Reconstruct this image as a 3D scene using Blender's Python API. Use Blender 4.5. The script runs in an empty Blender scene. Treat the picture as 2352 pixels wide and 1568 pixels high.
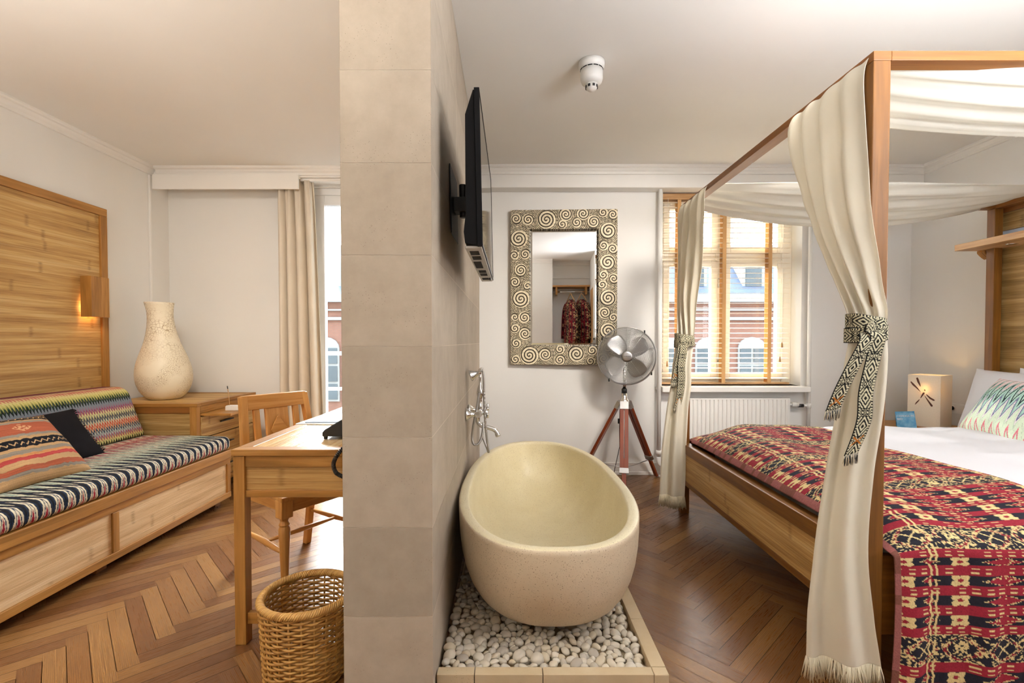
import bpy, math, random
import numpy as np
from mathutils import Vector, Matrix

S = bpy.context.scene
COL = S.collection
random.seed(11)
RNG = np.random.default_rng(11)
PI = math.pi
R = math.radians


def lin(r, g=None, b=None):
    """sRGB 0-255 -> linear rgb"""
    if g is None:
        r, g, b = r
    def f(c):
        c /= 255.0
        return c / 12.92 if c <= 0.04045 else ((c + 0.055) / 1.055) ** 2.4
    return (f(r), f(g), f(b))


def la(*c):
    return np.array(lin(*c))


# ------------------------------------------------------------------ mesh builder
class MB:
    def __init__(s):
        s.v, s.f, s.uv, s.mi, s.sm = [], [], [], [], []

    def face(s, idx, uv, mi=0, sm=False):
        s.f.append(tuple(idx)); s.uv.append(uv); s.mi.append(mi); s.sm.append(sm)

    def box(s, a, b, M=None, ax=None, mi=0):
        lo = [min(a[i], b[i]) for i in range(3)]
        hi = [max(a[i], b[i]) for i in range(3)]
        if ax is None:
            d = [hi[i] - lo[i] for i in range(3)]
            ax = d.index(max(d))
        n = len(s.v)
        ou, ov = random.random() * 7, random.random() * 7
        P = []
        for k in range(8):
            P.append((hi[0] if k & 1 else lo[0], hi[1] if k & 2 else lo[1], hi[2] if k & 4 else lo[2]))
        for p in P:
            s.v.append(tuple(M @ Vector(p)) if M is not None else p)
        Q = [((0, 4, 6, 2), 0), ((1, 3, 7, 5), 0), ((0, 1, 5, 4), 1), ((2, 6, 7, 3), 1), ((0, 2, 3, 1), 2), ((4, 5, 7, 6), 2)]
        for q, nax in Q:
            oth = [i for i in range(3) if i != nax]
            if nax == ax:
                u, v = oth
            else:
                u = ax
                v = [i for i in oth if i != ax][0]
            s.face([n + i for i in q], [(P[i][u] + ou, P[i][v] + ov + 0.37 * nax) for i in q], mi)
        return s

    def frame(s, x0, x1, y0, y1, z0, z1, l, r, bo, t):
        """upright rectangular frame in the xz plane whose members do not overlap"""
        s.box((x0, y0, z0), (x0 + l, y1, z1)); s.box((x1 - r, y0, z0), (x1, y1, z1))
        s.box((x0 + l, y0, z0), (x1 - r, y1, z0 + bo)); s.box((x0 + l, y0, z1 - t), (x1 - r, y1, z1))
        return s

    def prism(s, poly, d0, d1, M, mi=0, sm=False):
        """poly: list of 2D points (CCW) in local xy, extruded along local z d0..d1"""
        n = len(s.v); k = len(poly)
        ou = random.random() * 7
        for d in (d0, d1):
            for x, y in poly:
                s.v.append(tuple(M @ Vector((x, y, d))))
        s.face([n + i for i in range(k)][::-1], [(poly[i][0] + ou, poly[i][1]) for i in range(k)][::-1], mi)
        s.face([n + k + i for i in range(k)], [(poly[i][0] + ou, poly[i][1]) for i in range(k)], mi)
        L = 0
        for i in range(k):
            j = (i + 1) % k
            e = math.dist(poly[i], poly[j])
            s.face([n + i, n + j, n + k + j, n + k + i], [(d0 + ou, L), (d0 + ou, L + e), (d1 + ou, L + e), (d1 + ou, L)], mi, sm)
            L += e
        return s

    def tube(s, path, r, n=8, closed=False, caps=True, mi=0, sm=True, sq=None):
        P = [Vector(p) for p in path]
        m = len(P)
        rs = r if isinstance(r, (list, tuple)) else [r] * m
        T = []
        for i in range(m):
            if closed:
                t = P[(i + 1) % m] - P[i - 1]
            else:
                t = P[min(i + 1, m - 1)] - P[max(i - 1, 0)]
            T.append(t.normalized() if t.length > 1e-9 else Vector((0, 0, 1)))
        up = Vector((0, 0, 1)) if abs(T[0].z) < 0.9 else Vector((1, 0, 0))
        nrm = (up - T[0] * up.dot(T[0])).normalized()
        b0 = len(s.v)
        L = [0.0]
        for i in range(1, m):
            L.append(L[-1] + (P[i] - P[i - 1]).length)
        ou = random.random() * 5
        for i in range(m):
            if i:
                nrm = (nrm - T[i] * nrm.dot(T[i]))
                nrm = nrm.normalized() if nrm.length > 1e-9 else Vector((1, 0, 0))
            bi = T[i].cross(nrm)
            for k in range(n):
                a = 2 * PI * k / n
                ca, sa = math.cos(a), math.sin(a)
                if sq:
                    ca *= sq[0]; sa *= sq[1]
                s.v.append(tuple(P[i] + (nrm * ca + bi * sa) * rs[i]))
        cnt = m if closed else m - 1
        for i in range(cnt):
            i2 = (i + 1) % m
            l2 = L[i2] if i2 > i else L[i] + 0.01
            for k in range(n):
                k2 = (k + 1) % n
                va, vb = k / n * 0.1, (k + 1) / n * 0.1
                s.face([b0 + i * n + k, b0 + i * n + k2, b0 + i2 * n + k2, b0 + i2 * n + k],
                       [(L[i] + ou, va), (L[i] + ou, vb), (l2 + ou, vb), (l2 + ou, va)], mi, sm)
        if caps and not closed:
            s.face([b0 + k for k in range(n)][::-1], [(ou, 0)] * n, mi)
            s.face([b0 + (m - 1) * n + k for k in range(n)], [(ou, 0)] * n, mi)
        return s

    def lathe(s, prof, n=32, M=None, mi=0, sm=True, shift=None):
        """prof: (r,z) bottom to top around local z"""
        b0 = len(s.v)
        m = len(prof)
        for i, (r, z) in enumerate(prof):
            for k in range(n):
                a = 2 * PI * k / n
                p = Vector((r * math.cos(a), r * math.sin(a), z))
                if shift:
                    p += Vector(shift(z))
                s.v.append(tuple(M @ p) if M is not None else tuple(p))
        L = 0
        for i in range(m - 1):
            e = math.dist(prof[i], prof[i + 1])
            for k in range(n):
                k2 = (k + 1) % n
                s.face([b0 + i * n + k, b0 + i * n + k2, b0 + (i + 1) * n + k2, b0 + (i + 1) * n + k],
                       [(L, k / n), (L, (k + 1) / n), (L + e, (k + 1) / n), (L + e, k / n)], mi, sm)
            L += e
        if prof[0][0] > 1e-6:
            s.face([b0 + k for k in range(n)][::-1], [(0, 0)] * n, mi)
        if prof[-1][0] > 1e-6:
            s.face([b0 + (m - 1) * n + k for k in range(n)], [(0, 0)] * n, mi)
        return s

    def build(s, name, m, parent=None, bevel=0, local=False, smooth_all=False):
        me = bpy.data.meshes.new(name)
        me.from_pydata(s.v, [], s.f)
        uvl = me.uv_layers.new(name='UVMap')
        flat = [c for f in s.uv for p in f for c in p]
        uvl.data.foreach_set('uv', flat)
        me.polygons.foreach_set('material_index', s.mi)
        me.polygons.foreach_set('use_smooth', [True] * len(s.f) if smooth_all else s.sm)
        for k in (m if isinstance(m, (list, tuple)) else [m]):
            me.materials.append(k)
        me.update()
        o = link(name, me, parent, local)
        if bevel:
            b = o.modifiers.new('edge', 'BEVEL'); b.width = bevel; b.segments = 2; b.limit_method = 'ANGLE'
            b.angle_limit = R(40)
        return o


def link(name, data, parent=None, local=False):
    o = bpy.data.objects.new(name, data)
    COL.objects.link(o)
    if parent is not None:
        o.parent = parent
        if parent.type == 'EMPTY' and not local:
            o.matrix_parent_inverse = Matrix.Translation(-parent.location)
    return o


def gridmesh(name, P, m, parent=None, col=None, mask=None, closed_u=False, smooth=True, local=False, solid=0, uv=None):
    """P (n,k,3) numpy grid -> one mesh; col (n,k,3) linear colours; mask (n-1,k-1) of kept quads"""
    n, k, _ = P.shape
    me = bpy.data.meshes.new(name)
    I = np.arange(n * k).reshape(n, k)
    if closed_u:
        I = np.concatenate([I, I[:1]], 0)
    q = np.stack([I[:-1, :-1], I[1:, :-1], I[1:, 1:], I[:-1, 1:]], -1)
    if mask is not None:
        q = q[mask]
    q = q.reshape(-1, 4)
    me.vertices.add(n * k)
    me.vertices.foreach_set('co', P.reshape(-1).astype(np.float32))
    me.loops.add(q.size)
    me.loops.foreach_set('vertex_index', q.reshape(-1).astype(np.int32))
    me.polygons.add(len(q))
    me.polygons.foreach_set('loop_start', (np.arange(len(q)) * 4).astype(np.int32))
    me.update(calc_edges=True)
    me.validate()
    me.polygons.foreach_set('use_smooth', [smooth] * len(me.polygons))
    if col is not None:
        at = me.color_attributes.new('Col', 'FLOAT_COLOR', 'POINT')
        c4 = np.ones((n * k, 4), np.float32); c4[:, :3] = col.reshape(-1, 3)
        at.data.foreach_set('color', c4.reshape(-1))
    if uv is not None:
        ul = me.uv_layers.new(name='UVMap')
        li = np.zeros(len(me.loops), np.int32); me.loops.foreach_get('vertex_index', li)
        ul.data.foreach_set('uv', uv.reshape(-1, 2)[li].astype(np.float32).reshape(-1))
    for kk in (m if isinstance(m, (list, tuple)) else [m]):
        me.materials.append(kk)
    o = link(name, me, parent, local)
    if solid:
        sd = o.modifiers.new('thick', 'SOLIDIFY'); sd.thickness = solid; sd.offset = 0
    return o


def tag(o, label, cat, group=None, kind=None):
    if label: o['label'] = label
    if cat: o['category'] = cat
    if group: o['group'] = group
    if kind: o['kind'] = kind
    return o


def thing(name, label, cat, loc=(0, 0, 0), rotz=0, group=None):
    o = bpy.data.objects.new(name, None); COL.objects.link(o)
    o.location = loc; o.rotation_euler = (0, 0, rotz)
    o.empty_display_size = 0.05
    return tag(o, label, cat, group)


def struct(o):
    o['kind'] = 'structure'
    return o


def basis(c, x, y):
    """matrix with origin c, local x,y axes (y made perpendicular)"""
    x = Vector(x).normalized(); z = x.cross(Vector(y)).normalized(); y = z.cross(x)
    return Matrix(((x.x, y.x, z.x, c[0]), (x.y, y.y, z.y, c[1]), (x.z, y.z, z.z, c[2]), (0, 0, 0, 1)))


def smooth(a, b, t):
    t = np.clip((t - a) / (b - a), 0, 1)
    return t * t * (3 - 2 * t)


def hsh(*a):
    x = 0.0
    for i, k in enumerate(a):
        x = x + np.asarray(k, float) * (12.9898, 78.233, 37.719)[i]
    x = np.sin(x) * 43758.5453
    return x - np.floor(x)


def vnoise(x, y):
    xi, yi = np.floor(x), np.floor(y); fx, fy = x - xi, y - yi
    fx = fx * fx * (3 - 2 * fx); fy = fy * fy * (3 - 2 * fy)
    a, b = hsh(xi, yi), hsh(xi + 1, yi); c, d = hsh(xi, yi + 1), hsh(xi + 1, yi + 1)
    return (a * (1 - fx) + b * fx) * (1 - fy) + (c * (1 - fx) + d * fx) * fy


def catmull(pts, t):
    """pts list of np arrays, t in 0..len-1 (array) -> interpolated"""
    P = np.asarray(pts, float); n = len(P)
    t = np.clip(np.asarray(t, float), 0, n - 1 - 1e-9)
    i = np.floor(t).astype(int); f = (t - i)
    sh = f.shape + (1,) * (P.ndim - 1)
    f = f.reshape(sh)
    p0, p1, p2, p3 = P[np.clip(i - 1, 0, n - 1)], P[i], P[i + 1], P[np.clip(i + 2, 0, n - 1)]
    return 0.5 * ((2 * p1) + (-p0 + p2) * f + (2 * p0 - 5 * p1 + 4 * p2 - p3) * f ** 2 + (-p0 + 3 * p1 - 3 * p2 + p3) * f ** 3)


def spath(pts, n):
    """smooth path through points"""
    t = np.linspace(0, len(pts) - 1, n)
    return [tuple(p) for p in catmull([np.array(p) for p in pts], t)]


# ------------------------------------------------------------------ materials
class NT:
    def __init__(s, name):
        s.m = bpy.data.materials.new(name); s.m.use_nodes = True
        s.t = s.m.node_tree; s.n = s.t.nodes; s.l = s.t.links
        s.b = s.n['Principled BSDF']; s.out = s.n['Material Output']

    def add(s, typ, **kw):
        x = s.n.new(typ)
        for k, v in kw.items():
            setattr(x, k, v)
        return x

    def ln(s, a, b):
        s.l.new(a, b)

    def math(s, op, a, b=None):
        x = s.add('ShaderNodeMath', operation=op)
        for i, k in enumerate((a, b)):
            if k is None: continue
            if isinstance(k, (int, float)): x.inputs[i].default_value = k
            else: s.ln(k, x.inputs[i])
        return x.outputs[0]

    def mapping(s, src, scale=(1, 1, 1), loc=(0, 0, 0)):
        x = s.add('ShaderNodeMapping'); s.ln(src, x.inputs['Vector'])
        x.inputs['Scale'].default_value = scale; x.inputs['Location'].default_value = loc
        return x.outputs[0]

    def coord(s, k):
        return s.add('ShaderNodeTexCoord').outputs[k]

    def noise(s, vec, scale=5, detail=3, rough=0.5, dist=0):
        x = s.add('ShaderNodeTexNoise'); s.ln(vec, x.inputs['Vector'])
        x.inputs['Scale'].default_value = scale; x.inputs['Detail'].default_value = detail
        x.inputs['Roughness'].default_value = rough; x.inputs['Distortion'].default_value = dist
        return x.outputs['Fac']

    def ramp(s, fac, stops, interp='LINEAR'):
        x = s.add('ShaderNodeValToRGB'); s.ln(fac, x.inputs[0])
        cr = x.color_ramp; cr.interpolation = interp
        while len(cr.elements) < len(stops): cr.elements.new(0.5)
        for e, (p, c) in zip(cr.elements, stops):
            e.position = p; e.color = (*c, 1) if len(c) == 3 else c
        return x.outputs[0]

    def mix(s, fac, a, b, mode='MIX'):
        x = s.add('ShaderNodeMix', data_type='RGBA', blend_type=mode)
        for i, k in ((0, fac), (6, a), (7, b)):
            if isinstance(k, (int, float)): x.inputs[i].default_value = k
            elif isinstance(k, tuple): x.inputs[i].default_value = (*k, 1)
            else: s.ln(k, x.inputs[i])
        return x.outputs[2]

    def bump(s, h, strength=0.2, dist=0.01):
        x = s.add('ShaderNodeBump'); s.ln(h, x.inputs['Height'])
        x.inputs['Strength'].default_value = strength; x.inputs['Distance'].default_value = dist
        s.ln(x.outputs[0], s.b.inputs['Normal'])

    def set(s, color=None, rough=None, metal=None, spec=None):
        if color is not None:
            if isinstance(color, tuple): s.b.inputs['Base Color'].default_value = (*color, 1)
            else: s.ln(color, s.b.inputs['Base Color'])
        if rough is not None: s.b.inputs['Roughness'].default_value = rough
        if metal is not None: s.b.inputs['Metallic'].default_value = metal
        if spec is not None: s.b.inputs['Specular IOR Level'].default_value = spec
        return s


def plain(name, c, rough=0.5, metal=0, spec=0.5, var=0.04, scale=6, bump=0):
    t = NT(name)
    n = t.noise(t.coord('Object'), scale, 4)
    c0 = tuple(max(0, k * (1 - var)) for k in c); c1 = tuple(min(1, k * (1 + var)) for k in c)
    t.set(t.ramp(n, [(0.3, c0), (0.7, c1)]), rough, metal, spec)
    if bump:
        t.bump(t.noise(t.coord('Object'), 90, 3), bump, 0.003)
    return t.m


def wood(name, dark, mid, light, rough=0.42, vs=42.0, spec=0.4, coat=0.0):
    t = NT(name)
    uv = t.coord('UV')
    g = t.noise(t.mapping(uv, (2.2, vs, 1)), 1.0, 7, 0.6, 0.6)
    g2 = t.noise(t.mapping(uv, (0.9, 7, 1)), 1.0, 3, 0.5, 1.2)
    c = t.ramp(g, [(0.28, dark), (0.5, mid), (0.74, light)])
    c2 = t.ramp(g2, [(0.3, dark), (0.62, light)])
    t.set(t.mix(0.35, c, c2), rough, spec=spec)
    t.b.inputs['Coat Weight'].default_value = coat
    t.b.inputs['Coat Roughness'].default_value = 0.2
    t.bump(g, 0.12, 0.002)
    return t.m


def bamboo(name, dark, mid, light, pale, rough=0.5, vs=160.0, tick=0.8, row=0.068):
    t = NT(name)
    uv = t.coord('UV')
    sx = t.add('ShaderNodeSeparateXYZ'); t.ln(uv, sx.inputs[0])
    u, v = sx.outputs[0], sx.outputs[1]
    g = t.noise(t.mapping(uv, (1.6, vs, 1)), 1.0, 6, 0.7, 0.15)
    g2 = t.noise(t.mapping(uv, (1.1, 22, 1)), 1.0, 4, 0.6, 0.4)
    fine = t.noise(t.mapping(uv, (3.5, vs * 2.6, 1)), 1.0, 3, 0.6)
    c = t.ramp(g, [(0.30, dark), (0.43, mid), (0.56, light), (0.70, pale)])
    c2 = t.ramp(g2, [(0.30, dark), (0.46, mid), (0.56, light), (0.72, pale)])
    base = t.mix(0.55, c, c2)
    base = t.mix(t.math('MULTIPLY', t.ramp(fine, [(0.30, (1, 1, 1)), (0.42, (0, 0, 0))]), 0.55), base, tuple(q * 0.6 for q in dark))
    base = t.mix(t.math('MULTIPLY', t.ramp(fine, [(0.62, (0, 0, 0)), (0.72, (1, 1, 1))]), 0.5), base, tuple(min(1, q * 1.12) for q in pale))
    rw = t.math('FLOOR', t.math('DIVIDE', t.math('ADD', v, t.math('MULTIPLY', g2, 0.03)), row))
    wn = t.add('ShaderNodeTexWhiteNoise', noise_dimensions='1D'); t.ln(rw, wn.inputs['W'])
    x = t.math('FRACT', t.math('DIVIDE', t.math('ADD', u, t.math('MULTIPLY', wn.outputs[0], 3.1)), tick))
    jit = t.math('MULTIPLY', t.math('SUBTRACT', g, 0.5), 0.06)
    k = t.math('ABSOLUTE', t.math('SUBTRACT', t.math('ADD', x, jit), 0.5))
    k = t.math('MULTIPLY', t.ramp(k, [(0.004, (1, 1, 1)), (0.022, (0, 0, 0))]), t.ramp(fine, [(0.40, (1, 1, 1)), (0.60, (0.15, 0.15, 0.15))]))
    base = t.mix(t.math('MULTIPLY', k, 0.6), base, tuple(q * 0.75 for q in dark))
    fr = fine
    t.set(base, rough, spec=0.35)
    t.bump(t.math('ADD', g, fine), 0.4, 0.003)
    return t.m


def colmat(name, rough=0.85, weave=900, bump=0.25, spec=0.15, trans=0.0, sheen=0.0):
    """woven fabric whose pattern is a colour attribute"""
    t = NT(name)
    a = t.add('ShaderNodeVertexColor', layer_name='Col')
    n = t.noise(t.coord('Object'), weave * 0.4, 2)
    c = t.mix(0.25, a.outputs[0], t.mix(n, (0.0, 0.0, 0.0), a.outputs[0]))
    t.set(c, rough, spec=spec)
    t.b.inputs['Sheen Weight'].default_value = sheen
    t.bump(n, bump, 0.002)
    return t.m


def cloth(name, c, rough=0.9, trans=0.35, var=0.05, weave=500, tc=None):
    t = NT(name)
    n = t.noise(t.coord('Object'), weave, 2)
    n2 = t.noise(t.coord('Object'), 5, 4)
    col = t.ramp(n2, [(0.3, tuple(k * (1 - var) for k in c)), (0.7, tuple(min(1, k * (1 + var)) for k in c))])
    t.set(col, rough, spec=0.1)
    t.bump(n, 0.15, 0.001)
    if trans:
        tr = t.add('ShaderNodeBsdfTranslucent')
        if tc: tr.inputs[0].default_value = (*tc, 1)
        else: t.ln(col, tr.inputs[0])
        mx = t.add('ShaderNodeMixShader'); mx.inputs[0].default_value = trans
        t.ln(t.b.outputs[0], mx.inputs[1]); t.ln(tr.outputs[0], mx.inputs[2])
        t.ln(mx.outputs[0], t.out.inputs[0])
    return t.m


M = {}
M['wall'] = plain('wall_paint', lin(230, 229, 226), 0.8, spec=0.2, var=0.012, scale=2, bump=0.03)
M['ceil'] = plain('ceiling_paint', lin(231, 229, 225), 0.85, spec=0.15, var=0.012, scale=2)
M['trim'] = plain('white_trim', lin(233, 231, 227), 0.45, spec=0.4, var=0.01)
M['white'] = plain('white_enamel', lin(235, 234, 230), 0.35, var=0.01)
M['frame'] = plain('cream_window_paint', lin(234, 227, 212), 0.4, var=0.02)
M['doorw'] = plain('white_door_paint', lin(232, 232, 232), 0.4, var=0.01)
M['teak'] = wood('teak', lin(110, 72, 24), lin(162, 110, 48), lin(194, 144, 78))
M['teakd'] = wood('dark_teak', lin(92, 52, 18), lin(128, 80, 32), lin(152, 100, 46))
M['bedteak'] = wood('golden_teak', lin(86, 49, 12), lin(116, 72, 22), lin(142, 94, 37))
M['chairw'] = wood('honey_wood', lin(164, 108, 46), lin(200, 144, 76), lin(222, 172, 106), rough=0.35, coat=0.25)
M['teakl'] = wood('light_teak', lin(150, 104, 60), lin(190, 146, 96), lin(214, 176, 128))
M['mahog'] = wood('mahogany', lin(88, 30, 12), lin(128, 52, 22), lin(152, 70, 32), rough=0.3, vs=70, coat=0.3)
M['bamboo'] = bamboo('split_bamboo', lin(122, 82, 38), lin(176, 134, 76), lin(204, 166, 104), lin(228, 202, 152))
M['bamboop'] = bamboo('pale_split_bamboo', lin(164, 124, 82), lin(206, 170, 124), lin(226, 196, 152), lin(240, 222, 188))
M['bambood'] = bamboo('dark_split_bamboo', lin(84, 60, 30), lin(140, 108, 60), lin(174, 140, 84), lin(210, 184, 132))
M['bamtop'] = bamboo('bamboo_desk_top', lin(158, 112, 58), lin(206, 168, 110), lin(224, 194, 142), lin(238, 220, 180), rough=0.22, vs=70, tick=1.4)
M['chrome'] = plain('chrome', (0.78, 0.78, 0.78), 0.09, 1, var=0.02)
M['steel'] = plain('brushed_steel', (0.5, 0.49, 0.48), 0.3, 1, var=0.04)
M['wire'] = plain('steel_wire', (0.50, 0.50, 0.49), 0.3, 1, var=0.02)
M['black'] = plain('black_plastic', (0.012, 0.012, 0.013), 0.4, var=0.1)
M['blackm'] = plain('black_metal', (0.02, 0.018, 0.016), 0.45, 0.3)
M['tvblack'] = plain('television_black', (0.006, 0.006, 0.007), 0.5, var=0.1, spec=0.12)
M['tvgrey'] = plain('grey_plastic', lin(176, 172, 164), 0.45, var=0.03)
M['dark'] = plain('dark_hole', (0.01, 0.009, 0.008), 0.9)
M['mattress'] = plain('mattress_ticking', lin(230, 228, 222), 0.9)
M['linen'] = cloth('bed_linen', lin(214, 213, 217), trans=0.0, var=0.01)
M['canopy'] = cloth('window_lit_cotton', lin(238, 236, 228), trans=0.52, var=0.03)  # whiter copy of the ecru cloth, window light put into its colour
M['drape'] = cloth('ecru_cotton', lin(236, 230, 214), trans=0.32, var=0.03)
M['fringe'] = cloth('ecru_yarn', lin(226, 216, 190), trans=0.2, var=0.08)
M['curtain'] = cloth('beige_curtain', lin(222, 212, 196), trans=0.1, var=0.03)
M['blackcl'] = cloth('black_cotton', (0.012, 0.011, 0.013), trans=0.0, var=0.2)
M['weave'] = colmat('woven_ikat')
M['weave2'] = colmat('kilim_wool', bump=0.6, weave=500)
M['sash'] = colmat('woven_band', bump=0.3)
M['paper'] = plain('paper', lin(238, 236, 230), 0.7, var=0.01)


def glass_mat():
    t = NT('window_glass')
    tr = t.add('ShaderNodeBsdfTransparent'); tr.inputs[0].default_value = (0.96, 0.98, 0.98, 1)
    gl = t.add('ShaderNodeBsdfGlossy'); gl.inputs['Roughness'].default_value = 0.02
    fr = t.add('ShaderNodeFresnel'); fr.inputs[0].default_value = 1.45
    mx = t.add('ShaderNodeMixShader')
    t.ln(t.math('MULTIPLY', fr.outputs[0], 0.5), mx.inputs[0]); t.ln(tr.outputs[0], mx.inputs[1]); t.ln(gl.outputs[0], mx.inputs[2])
    t.ln(mx.outputs[0], t.out.inputs[0])
    return t.m


M['glass'] = glass_mat()


def mirror_mat():
    t = NT('silvered_glass'); n = t.noise(t.coord('Object'), 3, 2)
    t.set(t.ramp(n, [(0.3, (0.86, 0.87, 0.86)), (0.7, (0.88, 0.88, 0.87))]), 0.0, 1)
    return t.m


M['mirror'] = mirror_mat()


def screen_mat():
    t = NT('glossy_screen'); n = t.noise(t.coord('Object'), 3, 2)
    t.set(t.ramp(n, [(0.3, (0.006, 0.006, 0.007)), (0.7, (0.008, 0.008, 0.009))]), 0.06, 0, 0.7)
    return t.m


M['screen'] = screen_mat()


def floor_mat():
    t = NT('oak_parquet')
    uv = t.coord('UV')
    g = t.add('ShaderNodeNewGeometry')
    rp = g.outputs['Random Per Island']
    off = t.add('ShaderNodeVectorMath', operation='SCALE'); off.inputs[0].default_value = (37.0, 91.0, 0)
    t.ln(rp, off.inputs['Scale'])
    ad = t.add('ShaderNodeVectorMath', operation='ADD'); t.ln(uv, ad.inputs[0]); t.ln(off.outputs[0], ad.inputs[1])
    vec = ad.outputs[0]
    gr = t.noise(t.mapping(vec, (7, 260, 1)), 1.0, 5, 0.65, 0.2)
    wv = t.add('ShaderNodeTexWave', wave_type='BANDS', bands_direction='Y')
    t.ln(t.mapping(vec, (3.2, 62, 1)), wv.inputs[0])
    wv.inputs['Scale'].default_value = 1.0; wv.inputs['Distortion'].default_value = 7
    wv.inputs['Detail'].default_value = 2; wv.inputs['Detail Scale'].default_value = 0.7
    kn = t.noise(t.mapping(vec, (9, 22, 1)), 1.0, 2, 0.5, 0.5)
    base = t.ramp(rp, [(0.0, lin(106, 66, 34)), (0.3, lin(126, 84, 46)), (0.55, lin(140, 97, 54)), (0.8, lin(156, 114, 66)), (1.0, lin(116, 73, 42))])
    c = t.mix(t.math('MULTIPLY', wv.outputs['Fac'], 0.42), base, lin(92, 58, 30))
    c = t.mix(t.math('MULTIPLY', t.ramp(gr, [(0.35, (1, 1, 1)), (0.6, (0, 0, 0))]), 0.5), c, lin(84, 52, 26))
    c = t.mix(t.math('MULTIPLY', t.ramp(kn, [(0.72, (0, 0, 0)), (0.82, (1, 1, 1))]), 0.6), c, lin(70, 42, 20))
    t.set(c, 0.3, spec=0.45)
    t.ln(t.ramp(gr, [(0.3, (0.36,) * 3), (0.7, (0.24,) * 3)]), t.b.inputs['Roughness'])
    t.bump(gr, 0.06, 0.002)
    return t.m


M['floor'] = floor_mat()


def stone_mat(name, a, b, holes=True, isl=True, rough=0.65):
    t = NT(name)
    co = t.coord('Object')
    n = t.noise(co, 3.5, 5, 0.6, 0.4)
    n2 = t.noise(co, 14, 5, 0.65)
    c = t.mix(0.5, t.ramp(n, [(0.3, a), (0.7, b)]), t.ramp(n2, [(0.3, a), (0.7, b)]))
    if isl:
        g = t.add('ShaderNodeNewGeometry')
        c = t.mix(1.0, c, t.ramp(g.outputs['Random Per Island'], [(0, (0.74, 0.73, 0.72)), (0.5, (0.9, 0.89, 0.88)), (1, (1, 1, 1))]), 'MULTIPLY')
    h = n2
    if holes:
        vo = t.add('ShaderNodeTexVoronoi'); t.ln(co, vo.inputs['Vector']); vo.inputs['Scale'].default_value = 130
        big = t.noise(co, 6, 3)
        k = t.math('MULTIPLY', t.math('LESS_THAN', vo.outputs['Distance'], 0.13), t.math('GREATER_THAN', big, 0.56))
        c = t.mix(t.math('MULTIPLY', k, 0.6), c, lin(92, 76, 58))
    t.set(c, rough, spec=0.25)
    t.bump(h, 0.06, 0.004)
    return t.m


M['stone'] = stone_mat('sandstone_tile', lin(176, 163, 146), lin(198, 186, 169))
M['grout'] = plain('pale_grout', lin(214, 202, 184), 0.9)
M['curb'] = stone_mat('cut_sandstone', lin(206, 184, 148), lin(224, 206, 174))


def terrazzo(name, a, b, fleck, rough, amt):
    t = NT(name)
    co = t.coord('Object')
    n = t.noise(co, 5, 4, 0.6)
    c = t.ramp(n, [(0.3, a), (0.7, b)])
    for sc, th in ((125, 0.19), (230, 0.2)):
        vo = t.add('ShaderNodeTexVoronoi'); t.ln(co, vo.inputs['Vector']); vo.inputs['Scale'].default_value = sc
        wn = t.add('ShaderNodeTexWhiteNoise', noise_dimensions='3D'); t.ln(vo.outputs['Position'], wn.inputs['Vector'])
        k = t.math('MULTIPLY', t.math('LESS_THAN', vo.outputs['Distance'], th), t.math('LESS_THAN', wn.outputs[0], 0.55))
        c = t.mix(t.math('MULTIPLY', k, amt), c, fleck)
    t.set(c, rough, spec=0.35)
    t.bump(t.noise(co, 160, 3), 0.05, 0.002)
    return t.m


M['tub'] = terrazzo('honed_terrazzo', lin(208, 190, 162), lin(220, 204, 178), lin(120, 96, 72), 0.5, 0.75)
M['basin'] = terrazzo('polished_bounce_tint', lin(226, 214, 178), lin(236, 226, 194), lin(140, 112, 72), 0.32, 0.6)  # polished inside; yellower colour mostly paints in light bounced within the bowl


def pebble_mat():
    t = NT('river_pebble')
    oi = t.add('ShaderNodeObjectInfo'); g = t.add('ShaderNodeNewGeometry')
    rr = t.math('FRACT', t.math('ADD', oi.outputs['Random'], g.outputs['Random Per Island']))
    c = t.ramp(rr, [(0, lin(196, 188, 174)), (0.2, lin(222, 214, 198)), (0.45, lin(210, 196, 170)), (0.65, lin(228, 222, 210)), (0.82, lin(178, 170, 158)), (1, lin(216, 208, 192))])
    n = t.noise(t.coord('Object'), 40, 4)
    t.set(t.mix(0.25, c, t.mix(n, lin(160, 148, 128), c)), 0.5, spec=0.3)
    return t.m


M['pebble'] = pebble_mat()


def crackle_mat():
    t = NT('crackle_glaze')
    co = t.coord('Object')
    sp = t.add('ShaderNodeSeparateXYZ'); t.ln(co, sp.inputs[0])
    cr = None
    for sc, w in ((50, 0.05), (95, 0.055)):
        vo = t.add('ShaderNodeTexVoronoi', feature='DISTANCE_TO_EDGE'); t.ln(co, vo.inputs['Vector']); vo.inputs['Scale'].default_value = sc
        k = t.math('LESS_THAN', vo.outputs['Distance'], w)
        cr = k if cr is None else cr
        fine = k
    z = t.math('DIVIDE', t.math('SUBTRACT', sp.outputs[2], 0.95), 0.25)
    sel = t.math('MINIMUM', t.math('MAXIMUM', z, 0.0), 1.0)
    k = t.math('ADD', t.math('MULTIPLY', cr, sel), t.math('MULTIPLY', fine, t.math('SUBTRACT', 1.0, sel)))
    pres = t.ramp(t.noise(co, 7, 2), [(0.38, (0, 0, 0)), (0.55, (1, 1, 1))])
    k = t.math('MULTIPLY', k, pres)
    c = t.mix(t.math('MULTIPLY', k, 0.7), lin(236, 227, 204), lin(160, 132, 88))
    t.set(c, 0.45, spec=0.4)
    t.bump(k, -0.3, 0.002)
    return t.m


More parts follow.
